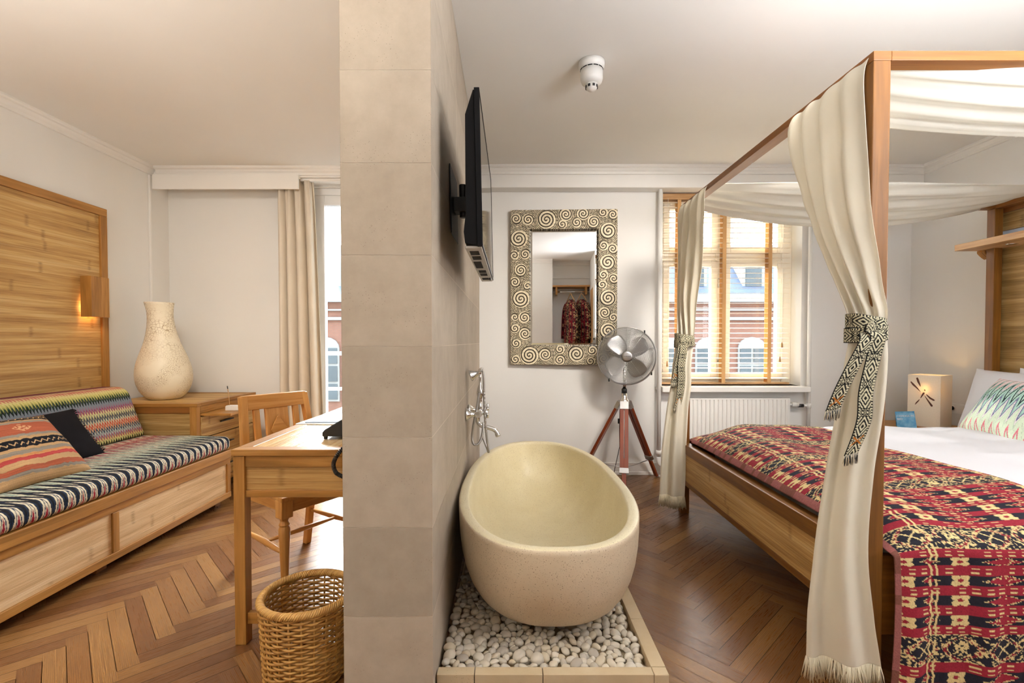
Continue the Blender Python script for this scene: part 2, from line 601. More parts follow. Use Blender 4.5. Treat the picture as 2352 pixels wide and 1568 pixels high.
M['crackle'] = crackle_mat()
M['wicker'] = wood('rattan', lin(128, 84, 34), lin(176, 128, 62), lin(206, 162, 92), rough=0.4, vs=20)
M['wickerd'] = wood('rattan_rim', lin(150, 104, 44), lin(192, 146, 78), lin(216, 176, 108), rough=0.4, vs=20)
# ------------------------------------------------------------------ camera (metres; camera at the origin of x,y, looking +Y)
H = 1.15
cd = bpy.data.cameras.new('camera'); cam = bpy.data.objects.new('camera', cd); COL.objects.link(cam)
cam.location = (0, 0, H); cam.rotation_euler = (R(90 - 1.2), 0, 0)
cd.sensor_width = 36; cd.lens = 36 * 1100 / 2352; cd.shift_y = 23 / 2352; cd.clip_start = 0.02
S.camera = cam
S.view_settings.view_transform = 'Standard'; S.view_settings.look = 'None'
S.view_settings.gamma = 1; S.view_settings.use_curve_mapping = False
S.view_settings.exposure = EXPOSURE = 1.0
S.cycles.max_bounces = 10; S.cycles.diffuse_bounces = 6; S.cycles.glossy_bounces = 4
S.cycles.transparent_max_bounces = 12; S.cycles.sample_clamp_indirect = 6
S.cycles.caustics_reflective = False; S.cycles.caustics_refractive = False

XL, XR, ZC = -3.01, 3.42, 2.60
YB, YL = 4.12, 4.22          # back wall: bedroom half, sitting half


# ---- floor: herringbone oak, each board an island of one mesh
def make_floor():
    import bmesh
    bm = bmesh.new(); uvl = bm.loops.layers.uv.new('UVMap')
    w, n = 0.0632, 8
    L = w * n
    a = R(45 - 1.6)
    e1 = Vector((math.cos(a), math.sin(a), 0)); e2 = Vector((-e1.y, e1.x, 0))
    o = Vector((-1.717, 2.28, 0)) - e1 * (n * w) - e2 * w
    g = 0.0010

    def board(p, d, s, ln, wd):
        k = [p + d * g + s * g, p + d * (ln - g) + s * g, p + d * (ln - g) + s * (wd - g), p + d * g + s * (wd - g)]
        vs = [bm.verts.new(q) for q in k]
        f = bm.faces.new(vs)
        for lp, q in zip(f.loops, [(0, 0), (ln, 0), (ln, wd), (0, wd)]):
            lp[uvl].uv = q
        if f.normal.z < 0: f.normal_flip()
    for m in range(-7, 8):
        for k in range(-90, 90):
            p = o + e1 * (w * (k + 2 * n * m)) + e2 * (w * k)
            if not (-4.2 < p.x < 4.6 and -3 < p.y < 5.6): continue
            board(p, e1, e2, L, w)
            q = o + e1 * (w * (k + n + 2 * n * m)) + e2 * (w * (k - n + 1))
            board(q, e2, -e1, L, -w)
    bm.normal_update()
    for f in bm.faces:
        if f.normal.z < 0: f.normal_flip()
    for co, no in (((XL, 0, 0), (1, 0, 0)), ((XR, 0, 0), (-1, 0, 0)), ((0, -1.7, 0), (0, 1, 0)), ((0, YL, 0), (0, -1, 0))):
        bmesh.ops.bisect_plane(bm, geom=bm.verts[:] + bm.edges[:] + bm.faces[:], plane_co=co, plane_no=[-c for c in no], clear_outer=True)
    for f in bm.faces: f.material_index = 0
    vs = [bm.verts.new(p) for p in ((XL - .2, -1.9, -.003), (XR + .2, -1.9, -.003), (XR + .2, 4.45, -.003), (XL - .2, 4.45, -.003))]
    f = bm.faces.new(vs); f.material_index = 1
    vs2 = [bm.verts.new(p) for p in ((XL - .2, -1.9, -.12), (XR + .2, -1.9, -.12), (XR + .2, 4.45, -.12), (XL - .2, 4.45, -.12))]
    f = bm.faces.new(vs2[::-1]); f.material_index = 1
    for i in range(4):
        f = bm.faces.new([vs[i], vs2[i], vs2[(i + 1) % 4], vs[(i + 1) % 4]]); f.material_index = 1
    me = bpy.data.meshes.new('floor'); bm.to_mesh(me); bm.free()
    me.materials.append(M['floor']); me.materials.append(M['dark'])
    struct(link('floor', me))


make_floor()

struct(MB().box((XL - .2, -1.9, ZC), (XR + .2, 4.45, ZC + .15)).build('ceiling', M['ceil']))
struct(MB().box((XL - .2, -1.9, 0), (XL, 4.45, ZC)).build('wall_left', M['wall']))
struct(MB().box((XR, -1.9, 0), (XR + .2, 4.45, ZC)).build('wall_right', M['wall']))

# back wall with the balcony door opening (left half) and the window opening (right half)
DX0, DX1, DZ = -1.775, -0.66, 2.50
WX0, WX1, WZ0, WZ1 = 1.29, 2.485, 0.77, 2.43
PXL, PXR0, PXR1 = -0.533, -0.252, -0.281      # partition: left face, right face near and far
b = MB()
b.box((XL - .2, YL, 0), (DX0, 4.45, ZC)); b.box((DX0, YL, DZ), (DX1, 4.45, ZC)); b.box((DX1, YL, 0), (-0.4, 4.45, ZC))
b.box((-0.4, YB, 0), (WX0, 4.45, ZC)); b.box((WX1, YB, 0), (XR + .2, 4.45, ZC))
b.box((WX0, YB, 0), (WX1, 4.45, WZ0)); b.box((WX0, YB, WZ1), (WX1, 4.45, ZC))
struct(b.build('wall_back', M['wall']))

# rear of the room (seen only in the mirror): pier, clothes alcove, door
b = MB()
b.box((-0.25, -1.9, 0), (0.344, -0.35, ZC)); b.box((0.344, -1.9, 0), (1.02, -0.68, ZC)); b.box((1.02, -1.9, 0), (XR + .2, 0.42, ZC))
b.box((XL - .2, -1.9, 0), (-0.25, -1.7, ZC))
struct(b.build('wall_rear', M['wall']))
b = MB()
b.box((1.003, -0.42, 0), (1.02, -0.34, 2.12)); b.box((1.003, 0.26, 0), (1.02, 0.34, 2.12)); b.box((1.003, -0.34, 2.04), (1.02, 0.26, 2.12))
d = struct(b.build('door_2', M['trim'], bevel=.004))
MB().box((1.006, -0.34, 0.01), (1.018, 0.26, 2.04)).build('door_leaf', M['teakl'], d)

# ---- partition: sandstone tiles, each tile an island
def make_partition():
    b = MB()
    Y0 = 1.50
    zs = [1.134 + .285 * k for k in range(-5, 7)]
    zs = [0] + [z for z in zs if 0.02 < z < ZC - .02] + [ZC]
    g = 0.0011; sk = 0.0012
    def xr(y): return PXR0 + (PXR1 - PXR0) * (y - Y0) / (YB - Y0)
    def quad(p, mi=0):
        n = len(b.v); b.v.extend(p)
        b.face([n, n + 1, n + 2, n + 3], [(q[0] + q[1], q[2]) for q in p], mi)
    for z0, z1 in zip(zs[:-1], zs[1:]):
        z0 += g; z1 -= g
        quad([(PXL, Y0 - sk, z0), (PXR0, Y0 - sk, z0), (PXR0, Y0 - sk, z1), (PXL, Y0 - sk, z1)])
        quad([(PXL, Y0, z0), (PXL, Y0 - sk, z0), (PXL, Y0 - sk, z1), (PXL, Y0, z1)])
        ys = [Y0 - sk, 2.235, 2.98, 3.72, YB]
        for ya, yb in zip(ys[:-1], ys[1:]):
            ya2 = ya if ya < Y0 else ya + g; yb2 = yb - g
            quad([(xr(ya2) + sk, ya2, z0), (xr(yb2) + sk, yb2, z0), (xr(yb2) + sk, yb2, z1), (xr(ya2) + sk, ya2, z1)])
        quad([(PXR0, Y0 - sk, z0), (PXR0 + sk, Y0 - sk, z0), (PXR0 + sk, Y0 - sk, z1), (PXR0, Y0 - sk, z1)])
        for ya, yb in ((Y0, 2.235), (2.235, 2.98), (2.98, 3.72), (3.72, YL)):
            quad([(PXL - sk, yb - g, z0), (PXL - sk, ya + g, z0), (PXL - sk, ya + g, z1), (PXL - sk, yb - g, z1)])
    # core (grout shows in the joints)
    n = len(b.v)
    P = [(PXL, Y0, 0), (PXR0, Y0, 0), (PXR1, YB, 0), (PXR1, YL, 0), (PXL, YL, 0)]
    b.v.extend(P); b.v.extend([(x, y, ZC) for x, y, z in P])
    k = len(P)
    for i in range(k):
        j = (i + 1) % k
        b.face([n + i, n + j, n + k + j, n + k + i], [(0, 0)] * 4, 1)
    return struct(b.build('wall_middle', [M['stone'], M['grout']]))


make_partition()

# ---- beams, pelmet, cornices, skirting
struct(MB().box((-0.286, 4.0, 2.426), (XR, YB, ZC)).build('trim_1', M['trim'], bevel=.004))
b = MB()
b.box((XL, 4.03, 2.52), (PXL, YL, ZC))
struct(b.build('trim_2', M['trim'], bevel=.003))
b = MB()
b.box((-2.975, 3.985, 2.41), (-1.767, 4.005, 2.53)); b.box((-2.975, 4.005, 2.50), (-1.767, 4.03, 2.53))
struct(b.build('trim_3', M['trim'], bevel=.003))


def cornice(name, p0, p1, inward, z0=ZC):
    prof = [(0, 0), (.052, 0), (.052, -.012), (.044, -.020), (.030, -.024), (.024, -.036), (.014, -.048), (.012, -.066), (0, -.068)]
    b = MB()
    d = (Vector(p1) - Vector(p0))
    Mx = Matrix.Identity(4)
    inw = Vector(inward)
    z = d.normalized()
    x = inw; y = Vector((0, 0, 1))
    Mx = Matrix(((x.x, y.x, z.x, p0[0]), (x.y, y.y, z.y, p0[1]), (x.z, y.z, z.z, z0), (0, 0, 0, 1)))
    b.prism(prof, 0, d.length, Mx)
    return struct(b.build(name, M['trim']))


cornice('trim_4', (XL, -1.7, 0), (XL, 4.03, 0), (1, 0, 0))
cornice('trim_5', (-2.96, 4.03, 0), (PXL, 4.03, 0), (0, -1, 0))
cornice('trim_6', (-0.285, 4.0, 0), (XR, 4.0, 0), (0, -1, 0))
cornice('trim_7', (XR, 0.42, 0), (XR, 4.0, 0), (-1, 0, 0))
cornice('trim_8', (-0.25, -0.35, 0), (0.344, -0.35, 0), (0, 1, 0))
cornice('trim_9', (0.344, -0.68, 0), (1.02, -0.68, 0), (0, 1, 0))
b = MB().box((0.344, -0.68, 2.30), (1.02, -0.66, 2.32))
struct(b.build('trim_10', M['trim']))
b = MB(); b.box((-0.28, YB - .014, 0), (XR, YB, .108)); b.box((-0.28, YB - .02, 0), (XR, YB, .03))
struct(b.build('baseboard_back', M['trim'], bevel=.004))
b = MB(); b.box((XR - .014, 0.42, 0), (XR, YB - .014, .108))
struct(b.build('baseboard_right', M['trim'], bevel=.004))
b = MB(); b.box((XL, YL - .014, 0), (DX0, YL, .108))
struct(b.build('baseboard_left', M['trim'], bevel=.004))
# cable duct in the left corner
b = MB(); b.box((XL, 3.985, 0.0), (XL + .018, 4.003, 2.53))
tag(b.build('cable_duct', M['trim'], bevel=.003), 'thin white vertical cable duct in the left wall corner behind the vase', 'cable duct')

# ---- window_1
w = struct(MB().box((WX0, 4.38, WZ0), (WX1, 4.44, WZ0 + .05)).build('window_1', M['frame']))
b = MB()
yf, yb_ = 4.27, 4.35
b.frame(WX0, WX1, yf, yb_, WZ0, WZ1, .06, .09, .05, .07)
b.box((1.81, yf + .002, WZ0 + .05), (1.89, yb_ - .002, WZ1 - .07))
b.box((WX0 + .06, yf + .004, 1.86), (1.81, yb_ - .004, 1.94)); b.box((1.89, yf + .004, 1.86), (WX1 - .09, yb_ - .004, 1.94))
b.build('window_frame', M['frame'], w, bevel=.005)
for (x0, x1) in ((WX0 + .06, 1.81), (1.89, WX1 - .09)):
    for (z0, z1) in ((WZ0 + .05, 1.86), (1.94, WZ1 - .07)):
        s = .045
        b = MB(); y0, y1 = 4.255, 4.31
        b.frame(x0 - .01, x1 + .01, y0, y1, z0 - .01, z1 + .01, s + .01, s + .01, s + .01, s + .01)
        sa = b.build('sash', M['frame'], w, bevel=.004)
        MB().box((x0 + s, 4.29, z0 + s), (x1 - s, 4.293, z1 - s)).build('pane', M['glass'], sa)
for z in (1.68, 1.02):
    MB().tube([(1.83, 4.255, z - .05), (1.83, 4.235, z), (1.83, 4.25, z + .03)], .007, 8).build('window_catch', M['steel'], w)
s_ = struct(MB().box((1.26, 3.995, WZ0 - .045), (2.50, 4.16, WZ0)).box((WX0, 4.15, WZ0 - .04), (WX1, 4.27, WZ0)).build('trim_11', M['white'], bevel=.005))

# ---- door_1: glazed balcony door
d = struct(MB().frame(DX0, DX1, 4.25, 4.36, 0, DZ, .03, .03, .03, .06).build('door_1', M['doorw'], bevel=.004))
b = MB(); x0, x1, z0, z1 = DX0 + .03, DX1 - .03, .03, 2.44
b.frame(x0, x1, 4.26, 4.32, z0, z1, .085, .085, .12, .085)
b.build('door_leaf', M['doorw'], d, bevel=.004)
MB().box((x0 + .085, 4.29, z0 + .12), (x1 - .085, 4.294, z1 - .085)).build('pane', M['glass'], d)

# ---- street outside: balcony railing and the brick building across
M['brick'] = None
def brick_mat():
    t = NT('red_brick'); co = t.coord('Object')
    br = t.add('ShaderNodeTexBrick'); t.ln(t.mapping(co, (1, 1, 1)), br.inputs['Vector'])
    mp = t.add('ShaderNodeMapping'); t.ln(co, mp.inputs['Vector']); mp.inputs['Rotation'].default_value = (R(90), 0, 0)
    t.ln(mp.outputs[0], br.inputs['Vector'])
    br.inputs['Scale'].default_value = 3.5
    br.inputs['Color1'].default_value = (.165, .068, .044, 1); br.inputs['Color2'].default_value = (.19, .085, .055, 1); br.inputs['Mortar'].default_value = (.11, .085, .07, 1)
    n = t.noise(co, 1.5, 3)
    t.set(t.mix(0.3, br.outputs[0], t.mix(n, (.14, .058, .038), (.21, .10, .07))), .9)
    return t.m
M['brick'] = brick_mat()
M['slate'] = plain('slate', (.055, .075, .12), .6, var=.12, scale=3)
M['pale'] = plain('pale_stucco', (.22, .22, .21), .8, var=.04)
M['pane2'] = plain('far_pane', (.05, .065, .075), .1, var=.2, scale=1.2, spec=.6)
BY = 18.0
B = thing('brick_building', 'red brick building with slate roof across the street, seen through the window glass', 'building', (0, BY, -9))
MB().box((-16, BY, -9), (17, BY + 8, 2.75)).build('wall', M['brick'], B)
b = MB(); b.box((-16, BY - .25, 2.62), (17, BY + .1, 2.9)); b.box((-16, BY - .12, 1.95), (17, BY + .1, 2.06)); b.box((-16, BY - .1, 2.3), (17, BY + .1, 2.36))
b.build('string_course', M['pale'], B)
b = MB()
b.prism([(-.1, 2.85), (8, 2.85), (6.2, 5.2), (2.2, 5.2)], -16, 17, Matrix(((0, 0, 1, 0), (1, 0, 0, BY), (0, 1, 0, 0), (0, 0, 0, 1))))
b.build('roof', M['slate'], B)
for i in range(14):
    x = -15 + i * 2.2
    f = MB().box((x - .42, BY + .3, 3.1), (x + .42, BY + 2.2, 4.3)).build('dormer', M['pale'], B)
    MB().box((x - .3, BY + .27, 3.25), (x + .3, BY + .32, 4.15)).build('pane', M['pane2'], f)
for i in range(20):
    x = -15 + i * 1.6
    for z0 in (-1.1, -4.6):
        b = MB(); w2 = .52; top = z0 + 2.0
        arch = [(-w2, 0), (w2, 0), (w2, 2.0)] + [(w2 * math.cos(a), 2.0 + .42 * math.sin(a)) for a in np.linspace(.3, PI - .3, 7)] + [(-w2, 2.0)]
        Mx = Matrix(((1, 0, 0, x), (0, 0, 1, BY - .06), (0, 1, 0, z0), (0, 0, 0, 1)))
        b.prism(arch, 0, .12, Mx)
        f = b.build('window', M['pale'], B)
        b = MB()
        for sx in (-1, 1):
            for zz in (0.08, .75, 1.42):
                xc = x + sx * .25
                b.box((xc - .2, BY - .09, z0 + zz), (xc + .2, BY - .055, z0 + zz + .58))
        b.build('pane', M['pane2'], f)
rl = thing('balcony_railing', 'white metal balcony railing outside the glass door', 'railing', (-1.2, 5.2, 0))
b = MB(); b.box((-3.2, 5.19, 1.0), (0.6, 5.23, 1.04)); b.box((-3.2, 5.19, .62), (0.6, 5.22, .65)); b.box((-3.2, 5.19, .12), (.6, 5.22, .15)); b.build('rail', M['doorw'], rl)
for i in range(6):
    x = -3.0 + i * .7
    MB().box((x, 5.195, -.3), (x + .03, 5.225, 1.0)).build('post', M['doorw'], rl)
struct(MB().box((-3.4, 4.46, -.4), (.8, 5.35, -.1)).build('balcony_floor', M['pale']))

b = MB()
b.box((-20, 4.45, -9), (XL - .2, 4.6, 9)); b.box((XR + .2, 4.45, -9), (20, 4.6, 9)); b.box((XL - .2, 4.45, ZC), (XR + .2, 4.6, 9)); b.box((XL - .2, 4.45, -9), (XR + .2, 4.6, -.4))
struct(b.build('wall_outside', M['pale']))
struct(MB().box((-20, 4.6, -9.1), (20, BY, -9)).build('street', M['pale']))

# ---- light: sky, sun, added fill lights
W = bpy.data.worlds.new('sky'); S.world = W; W.use_nodes = True
nt = W.node_tree
tc = nt.nodes.new('ShaderNodeTexCoord'); sp = nt.nodes.new('ShaderNodeSeparateXYZ'); nt.links.new(tc.outputs['Generated'], sp.inputs[0])
rp = nt.nodes.new('ShaderNodeValToRGB'); nt.links.new(sp.outputs[2], rp.inputs[0])
rp.color_ramp.elements[0].position = 0.0; rp.color_ramp.elements[0].color = (.93, .96, 1, 1)
rp.color_ramp.elements[1].position = 0.5; rp.color_ramp.elements[1].color = (.74, .86, 1, 1)
bg = nt.nodes['Background']; nt.links.new(rp.outputs[0], bg.inputs[0]); bg.inputs[1].default_value = SKY = 5.0
# bright sky round the sun, high above the roofs across the street
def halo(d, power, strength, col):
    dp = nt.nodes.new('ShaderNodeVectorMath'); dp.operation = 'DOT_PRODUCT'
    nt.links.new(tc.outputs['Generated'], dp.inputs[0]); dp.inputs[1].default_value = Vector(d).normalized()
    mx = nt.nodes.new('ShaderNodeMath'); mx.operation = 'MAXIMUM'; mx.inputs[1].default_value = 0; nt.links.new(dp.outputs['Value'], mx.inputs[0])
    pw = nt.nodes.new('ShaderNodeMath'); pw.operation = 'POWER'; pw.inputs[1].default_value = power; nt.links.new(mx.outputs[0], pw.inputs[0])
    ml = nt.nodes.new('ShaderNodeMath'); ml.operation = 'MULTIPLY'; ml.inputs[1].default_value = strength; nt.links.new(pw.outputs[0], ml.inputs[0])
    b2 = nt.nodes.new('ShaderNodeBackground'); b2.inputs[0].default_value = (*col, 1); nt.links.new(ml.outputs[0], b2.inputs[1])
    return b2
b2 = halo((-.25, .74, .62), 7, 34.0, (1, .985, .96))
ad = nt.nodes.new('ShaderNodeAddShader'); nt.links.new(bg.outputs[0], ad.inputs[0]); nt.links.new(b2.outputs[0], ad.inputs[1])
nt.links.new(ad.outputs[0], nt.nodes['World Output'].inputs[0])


def light(name, typ, loc, energy, color=(1, 1, 1), **kw):
    l = bpy.data.lights.new(name, typ); l.energy = energy; l.color = color
    for k, v in kw.items():
        if k != 'rot': setattr(l, k, v)
    o = bpy.data.objects.new(name, l); COL.objects.link(o); o.location = loc
    if 'rot' in kw: o.rotation_euler = kw['rot']
    return o


sd = Vector((.42, -1.0, -.72)).normalized()
so = light('sun', 'SUN', (-3, 12, 9), 2.6, (1, .975, .94), angle=R(1.0))
so.rotation_euler = sd.to_track_quat('-Z', 'Y').to_euler()
for nm, x0, x1, z0, z1, y in (('window_portal', WX0, WX1, WZ0, WZ1, 4.46), ('door_portal', DX0, DX1, 0, DZ, 4.46)):
    p = light(nm, 'AREA', ((x0 + x1) / 2, y, (z0 + z1) / 2), 1, shape='RECTANGLE', size=x1 - x0, size_y=z1 - z0, rot=(R(-90), 0, 0))
    p.data.cycles.is_portal = True
LK = 1.0
# added fill lights without fixtures, out of view, bounced off the ceiling
UP = (R(180), 0, 0)
light('ceiling_fill_sitting', 'AREA', (-1.9, .4, 1.70), 40 * LK, lin(255, 248, 238), shape='DISK', size=.9, rot=UP)
light('ceiling_fill_bedroom', 'AREA', (1.6, .55, 1.70), 48 * LK, lin(244, 248, 255), shape='DISK', size=.9, rot=UP)
light('ceiling_fill_hall', 'AREA', (-.9, -1.0, 1.4), 5 * LK, lin(255, 250, 244), shape='DISK', size=.7, rot=UP)
light('side_fill_bedroom', 'AREA', (3.25, .95, 1.45), 13 * LK, lin(250, 250, 255), shape='RECTANGLE', size=.8, size_y=1.1, rot=(0, R(90), 0))  # added side fill towards the stone partition, no lamp stands here

# unseen fill lights added above the upper frame edge to brighten the window wall
for nm, loc, aim, e in (('wall_fill_bedroom', (1.3, 1.72, 2.50), (.75, 4.1, 1.0), 8.5), ('wall_fill_sitting', (-1.5, 1.75, 2.50), (-2.2, 4.2, 1.1), 3.6)):
    o = light(nm, 'AREA', loc, e, lin(255, 246, 234), shape='DISK', size=.45, spread=R(78))
    o.rotation_euler = (Vector(aim) - Vector(loc)).to_track_quat('-Z', 'Y').to_euler()
# ================================================================== sitting corner (left)
def zigzag(x):
    return np.abs(2 * (x - np.floor(x)) - 1) * 2 - 1


def stops(pos, table):
    """hard-edged palette lookup: table [(pos, rgb)]"""
    ps = np.array([p for p, _ in table]); cs = np.array([lin(c) for _, c in table])
    i = np.clip(np.searchsorted(ps, pos, side='right') - 1, 0, len(ps) - 1)
    return cs[i]


BLK, NAVY, CRM, TEAL, GREY, RED = (26, 25, 30), (44, 58, 86), (226, 216, 190), (140, 164, 152), (136, 132, 132), (158, 34, 58)
SEAT = [(-9, BLK), (.03, CRM), (.06, BLK), (.10, CRM), (.14, BLK), (.17, (120, 96, 84)), (.20, CRM), (.24, GREY), (.28, CRM), (.32, RED), (.37, CRM),
        (.40, RED), (.45, GREY), (.49, CRM), (.52, (150, 120, 104)), (.55, CRM), (.57, GREY), (.60, TEAL), (.65, CRM), (.675, TEAL), (.70, CRM), (.725, BLK), (.80, (30, 38, 52)),
        (.835, NAVY), (.855, BLK), (.885, CRM), (.945, NAVY), (.975, CRM), (1.005, RED), (1.06, CRM), (1.08, BLK)]


def seat_col(a, bq):
    jit = (vnoise(a * 260, bq * 14) - .5) * .02 + (vnoise(a * 900, bq * 30) - .5) * .012
    amp = .05 + .065 * smooth(.3, .72, bq)
    return stops(bq + amp * zigzag(a / .058) + jit, SEAT)


# ---- daybed base
sofa = thing('daybed', 'long built-in teak daybed with pale bamboo front panels along the left wall', 'sofa', (-2.5, 2.4, 0))
y0, y1, xf = 1.15, 3.385, -2.0
b = MB()
b.box((-2.98, y0, .33), (xf + .012, y1, .388)); b.build('seat_frame', M['teak'], sofa, bevel=.004)
b = MB(); b.box((xf - .03, y0, .29), (xf, y1, .328)); b.box((xf - .03, y0, .05), (xf + .004, y1, .088)); b.build('front_rail', M['teak'], sofa, bevel=.003)
for yy in (1.17, 2.38, 3.345):
    MB().box((xf - .028, yy, .088), (xf + .002, yy + .04, .29)).build('stile', M['teak'], sofa, bevel=.003)
for ya, yb in ((1.21, 2.38), (2.42, 3.345)):
    MB().box((xf - .022, ya, .088), (xf - .008, yb, .29), ax=1).build('front_panel', M['bamboop'], sofa)
MB().box((-2.98, y1 - .02, .05), (xf - .03, y1, .33), ax=0).build('end_panel', M['teak'], sofa)
for yy in (1.25, 2.35, 3.30):
    MB().box((xf - .12, yy, 0), (xf - .06, yy + .06, .055)).build('foot', M['teakd'], sofa)
    MB().box((-2.95, yy, 0), (-2.89, yy + .06, .055)).build('foot', M['teakd'], sofa)

# ---- seat cushion: rounded box, top pattern runs over the front edge
def cushion_strip(name, prof, ya, yb, colf, mat, endr, n=560):
    """prof: list of (x,z) outline (closed) ; swept along y with rounded closing ends"""
    pr = np.array(prof); k = len(pr)
    cx, cz = pr.mean(0)
    seg = np.r_[0, np.cumsum(np.hypot(*np.diff(np.r_[pr, pr[:1]], axis=0).T))]
    pr = np.r_[pr, pr[:1]]
    ys = np.linspace(ya, yb, n)
    dd = np.minimum(ys - ya, yb - ys)
    sc = np.where(dd < endr, np.sqrt(np.clip(1 - (1 - dd / endr) ** 2, 0, 1)), 1.0)
    P = np.zeros((n, k + 1, 3))
    hz = (pr[:, 1].max() - pr[:, 1].min()) / 2
    off = pr - (cx, cz)
    for i in range(n):
        q = 1 - (1 - sc[i]) * endr / np.maximum(np.hypot(*off.T), endr)
        if dd[i] == 0: q = q * 0 + (1 - 1.0 * endr / np.maximum(np.hypot(*off.T), endr * 1.02))
        P[i, :, 0] = cx + off[:, 0] * q; P[i, :, 1] = ys[i]; P[i, :, 2] = cz + off[:, 1] * q
    A = np.repeat(ys[:, None], k + 1, 1); Bq = np.repeat(seg[None, :], n, 0)
    C = colf(A, Bq, P)
    # caps
    first = np.repeat(np.array([[cx, ya + .002, cz]]), k + 1, 0)[None]; last = np.repeat(np.array([[cx, yb - .002, cz]]), k + 1, 0)[None]
    P = np.concatenate([first, P, last]); C = np.concatenate([C[:1], C, C[-1:]])
    return gridmesh(name, P, mat, col=C)


def rrect(x0, x1, z0, z1, r, nseg, na=8):
    """rounded rectangle outline, starts at back bottom going up the back, over the top to the front"""
    pts = []
    def line(a, b_, n): return [tuple(np.array(a) + (np.array(b_) - np.array(a)) * t) for t in np.linspace(0, 1, n, endpoint=False)]
    def arc(cx, cz, a0, a1): return [(cx + r * math.cos(t), cz + r * math.sin(t)) for t in np.linspace(a0, a1, na, endpoint=False)]
    pts += line((x0, z0 + r), (x0, z1 - r), max(2, int((z1 - z0) / nseg))) + arc(x0 + r, z1 - r, PI, PI / 2)
    pts += line((x0 + r, z1), (x1 - r, z1), int((x1 - x0) / nseg)) + arc(x1 - r, z1 - r, PI / 2, 0)
    pts += line((x1, z1 - r), (x1, z0 + r), max(2, int((z1 - z0) / nseg))) + arc(x1 - r, z0 + r, 0, -PI / 2)
    pts += line((x1 - r, z0), (x0 + r, z0), 20) + arc(x0 + r, z0 + r, -PI / 2, -PI)
    return pts


pr = rrect(-2.93, -1.985, .388, .478, .035, .005)
# puff the top a little
pr = [(x, z + (.012 * math.sin(PI * (x + 2.93) / .945) if z > .44 else 0)) for x, z in pr]
o = cushion_strip('seat_cushion', pr, 1.15, 3.375, lambda A, Bq, P: seat_col(A, Bq - .10), M['weave'], .03, n=900)
tag(o, 'long thin seat mattress with navy, cream and red flame pattern on the teak daybed', 'cushion')

BACK = [(-9, (120, 60, 70)), (.05, (206, 190, 140)), (.075, (186, 88, 92)), (.10, (216, 204, 146)), (.125, (198, 190, 112)), (.15, (44, 70, 48)), (.17, BLK), (.185, (130, 140, 150)),
        (.215, (150, 120, 138)), (.235, (156, 58, 96)), (.25, (210, 204, 150)), (.275, (120, 110, 100)), (.29, (60, 74, 92)), (.305, (206, 200, 170)), (.325, (196, 80, 58)), (.345, (216, 176, 140)),
        (.36, (44, 62, 88)), (.38, (190, 196, 186)), (.395, (140, 140, 150)), (.41, (170, 70, 92)), (.425, (206, 200, 130)), (.45, (40, 42, 38)), (.475, (206, 200, 140)), (.49, BLK)]


def back_col(A, Bq, P):
    jit = (vnoise(A * 300, Bq * 20) - .5) * .008
    return stops(Bq + .016 * zigzag(A / .019) + jit, BACK)


def wedge(pts, r, n):
    """closed rounded polygon through pts (convex), dense"""
    out = []
    k = len(pts)
    for i in range(k):
        p0, p1, p2 = map(np.array, (pts[i - 1], pts[i], pts[(i + 1) % k]))
        a = (p0 - p1) / np.linalg.norm(p0 - p1); c = (p2 - p1) / np.linalg.norm(p2 - p1)
        rr = r[i]
        q0, q2 = p1 + a * rr, p1 + c * rr
        for t in np.linspace(0, 1, 8): out.append(tuple((1 - t) ** 2 * q0 + 2 * t * (1 - t) * p1 + t * t * q2))
        nx = np.array(pts[(i + 1) % k]); d = (np.array(pts[i - k + 2] if False else pts[(i + 2) % k]) - nx); d = d / np.linalg.norm(d)
        e = nx + (p1 - nx) / np.linalg.norm(p1 - nx) * r[(i + 1) % k]
        L = np.linalg.norm(e - q2)
        for t in np.linspace(0, 1, max(2, int(L / n)), endpoint=False)[1:]: out.append(tuple(q2 + (e - q2) * t))
    return out


pr = wedge([(-2.905, .49), (-2.90, .835), (-2.70, .835), (-2.575, .49)], [.02, .05, .07, .03], .005)
o = cushion_strip('back_cushion', pr, 1.15, 3.365, lambda A, Bq, P: back_col(A, Bq - .42, P), M['weave'], .03, n=1000)
tag(o, 'long wedge-shaped back cushion with fine multicoloured zigzag stripes against the bamboo wall panel', 'cushion')


# ---- loose pillows
def pillow(name, W_, Hh, T, Mx, colf, mat, n=70, parent=None, pinch=.07):
    s = np.linspace(-1, 1, n); Sx, Sy = np.meshgrid(s, s, indexing='ij')
    h = T / 2 * np.clip((1 - np.abs(Sx) ** 2.6) * (1 - np.abs(Sy) ** 2.6), 0, 1) ** .55
    X = Sx * W_ / 2 * (1 - pinch * (1 - Sy ** 2) * np.abs(Sx) ** 3); Y = Sy * Hh / 2 * (1 - pinch * (1 - Sx ** 2) * np.abs(Sy) ** 3)
    wr = (vnoise(Sx * 3 + 7, Sy * 3) - .5) * .016 * (1 - Sx ** 4) * (1 - Sy ** 4)
    F = np.stack([X, Y, h + wr], -1); Bk = np.stack([X, Y, -h + wr * .3], -1)[:, ::-1]
    P = np.concatenate([F, Bk], 1)
    A = np.array(Mx)
    P = P @ A[:3, :3].T + A[:3, 3]
    C = None
    if colf is not None:
        c = colf(Sx * W_ / 2, Sy * Hh / 2); C = np.concatenate([c, c[:, ::-1]], 1)
    return gridmesh(name, P, mat, parent=parent, col=C)


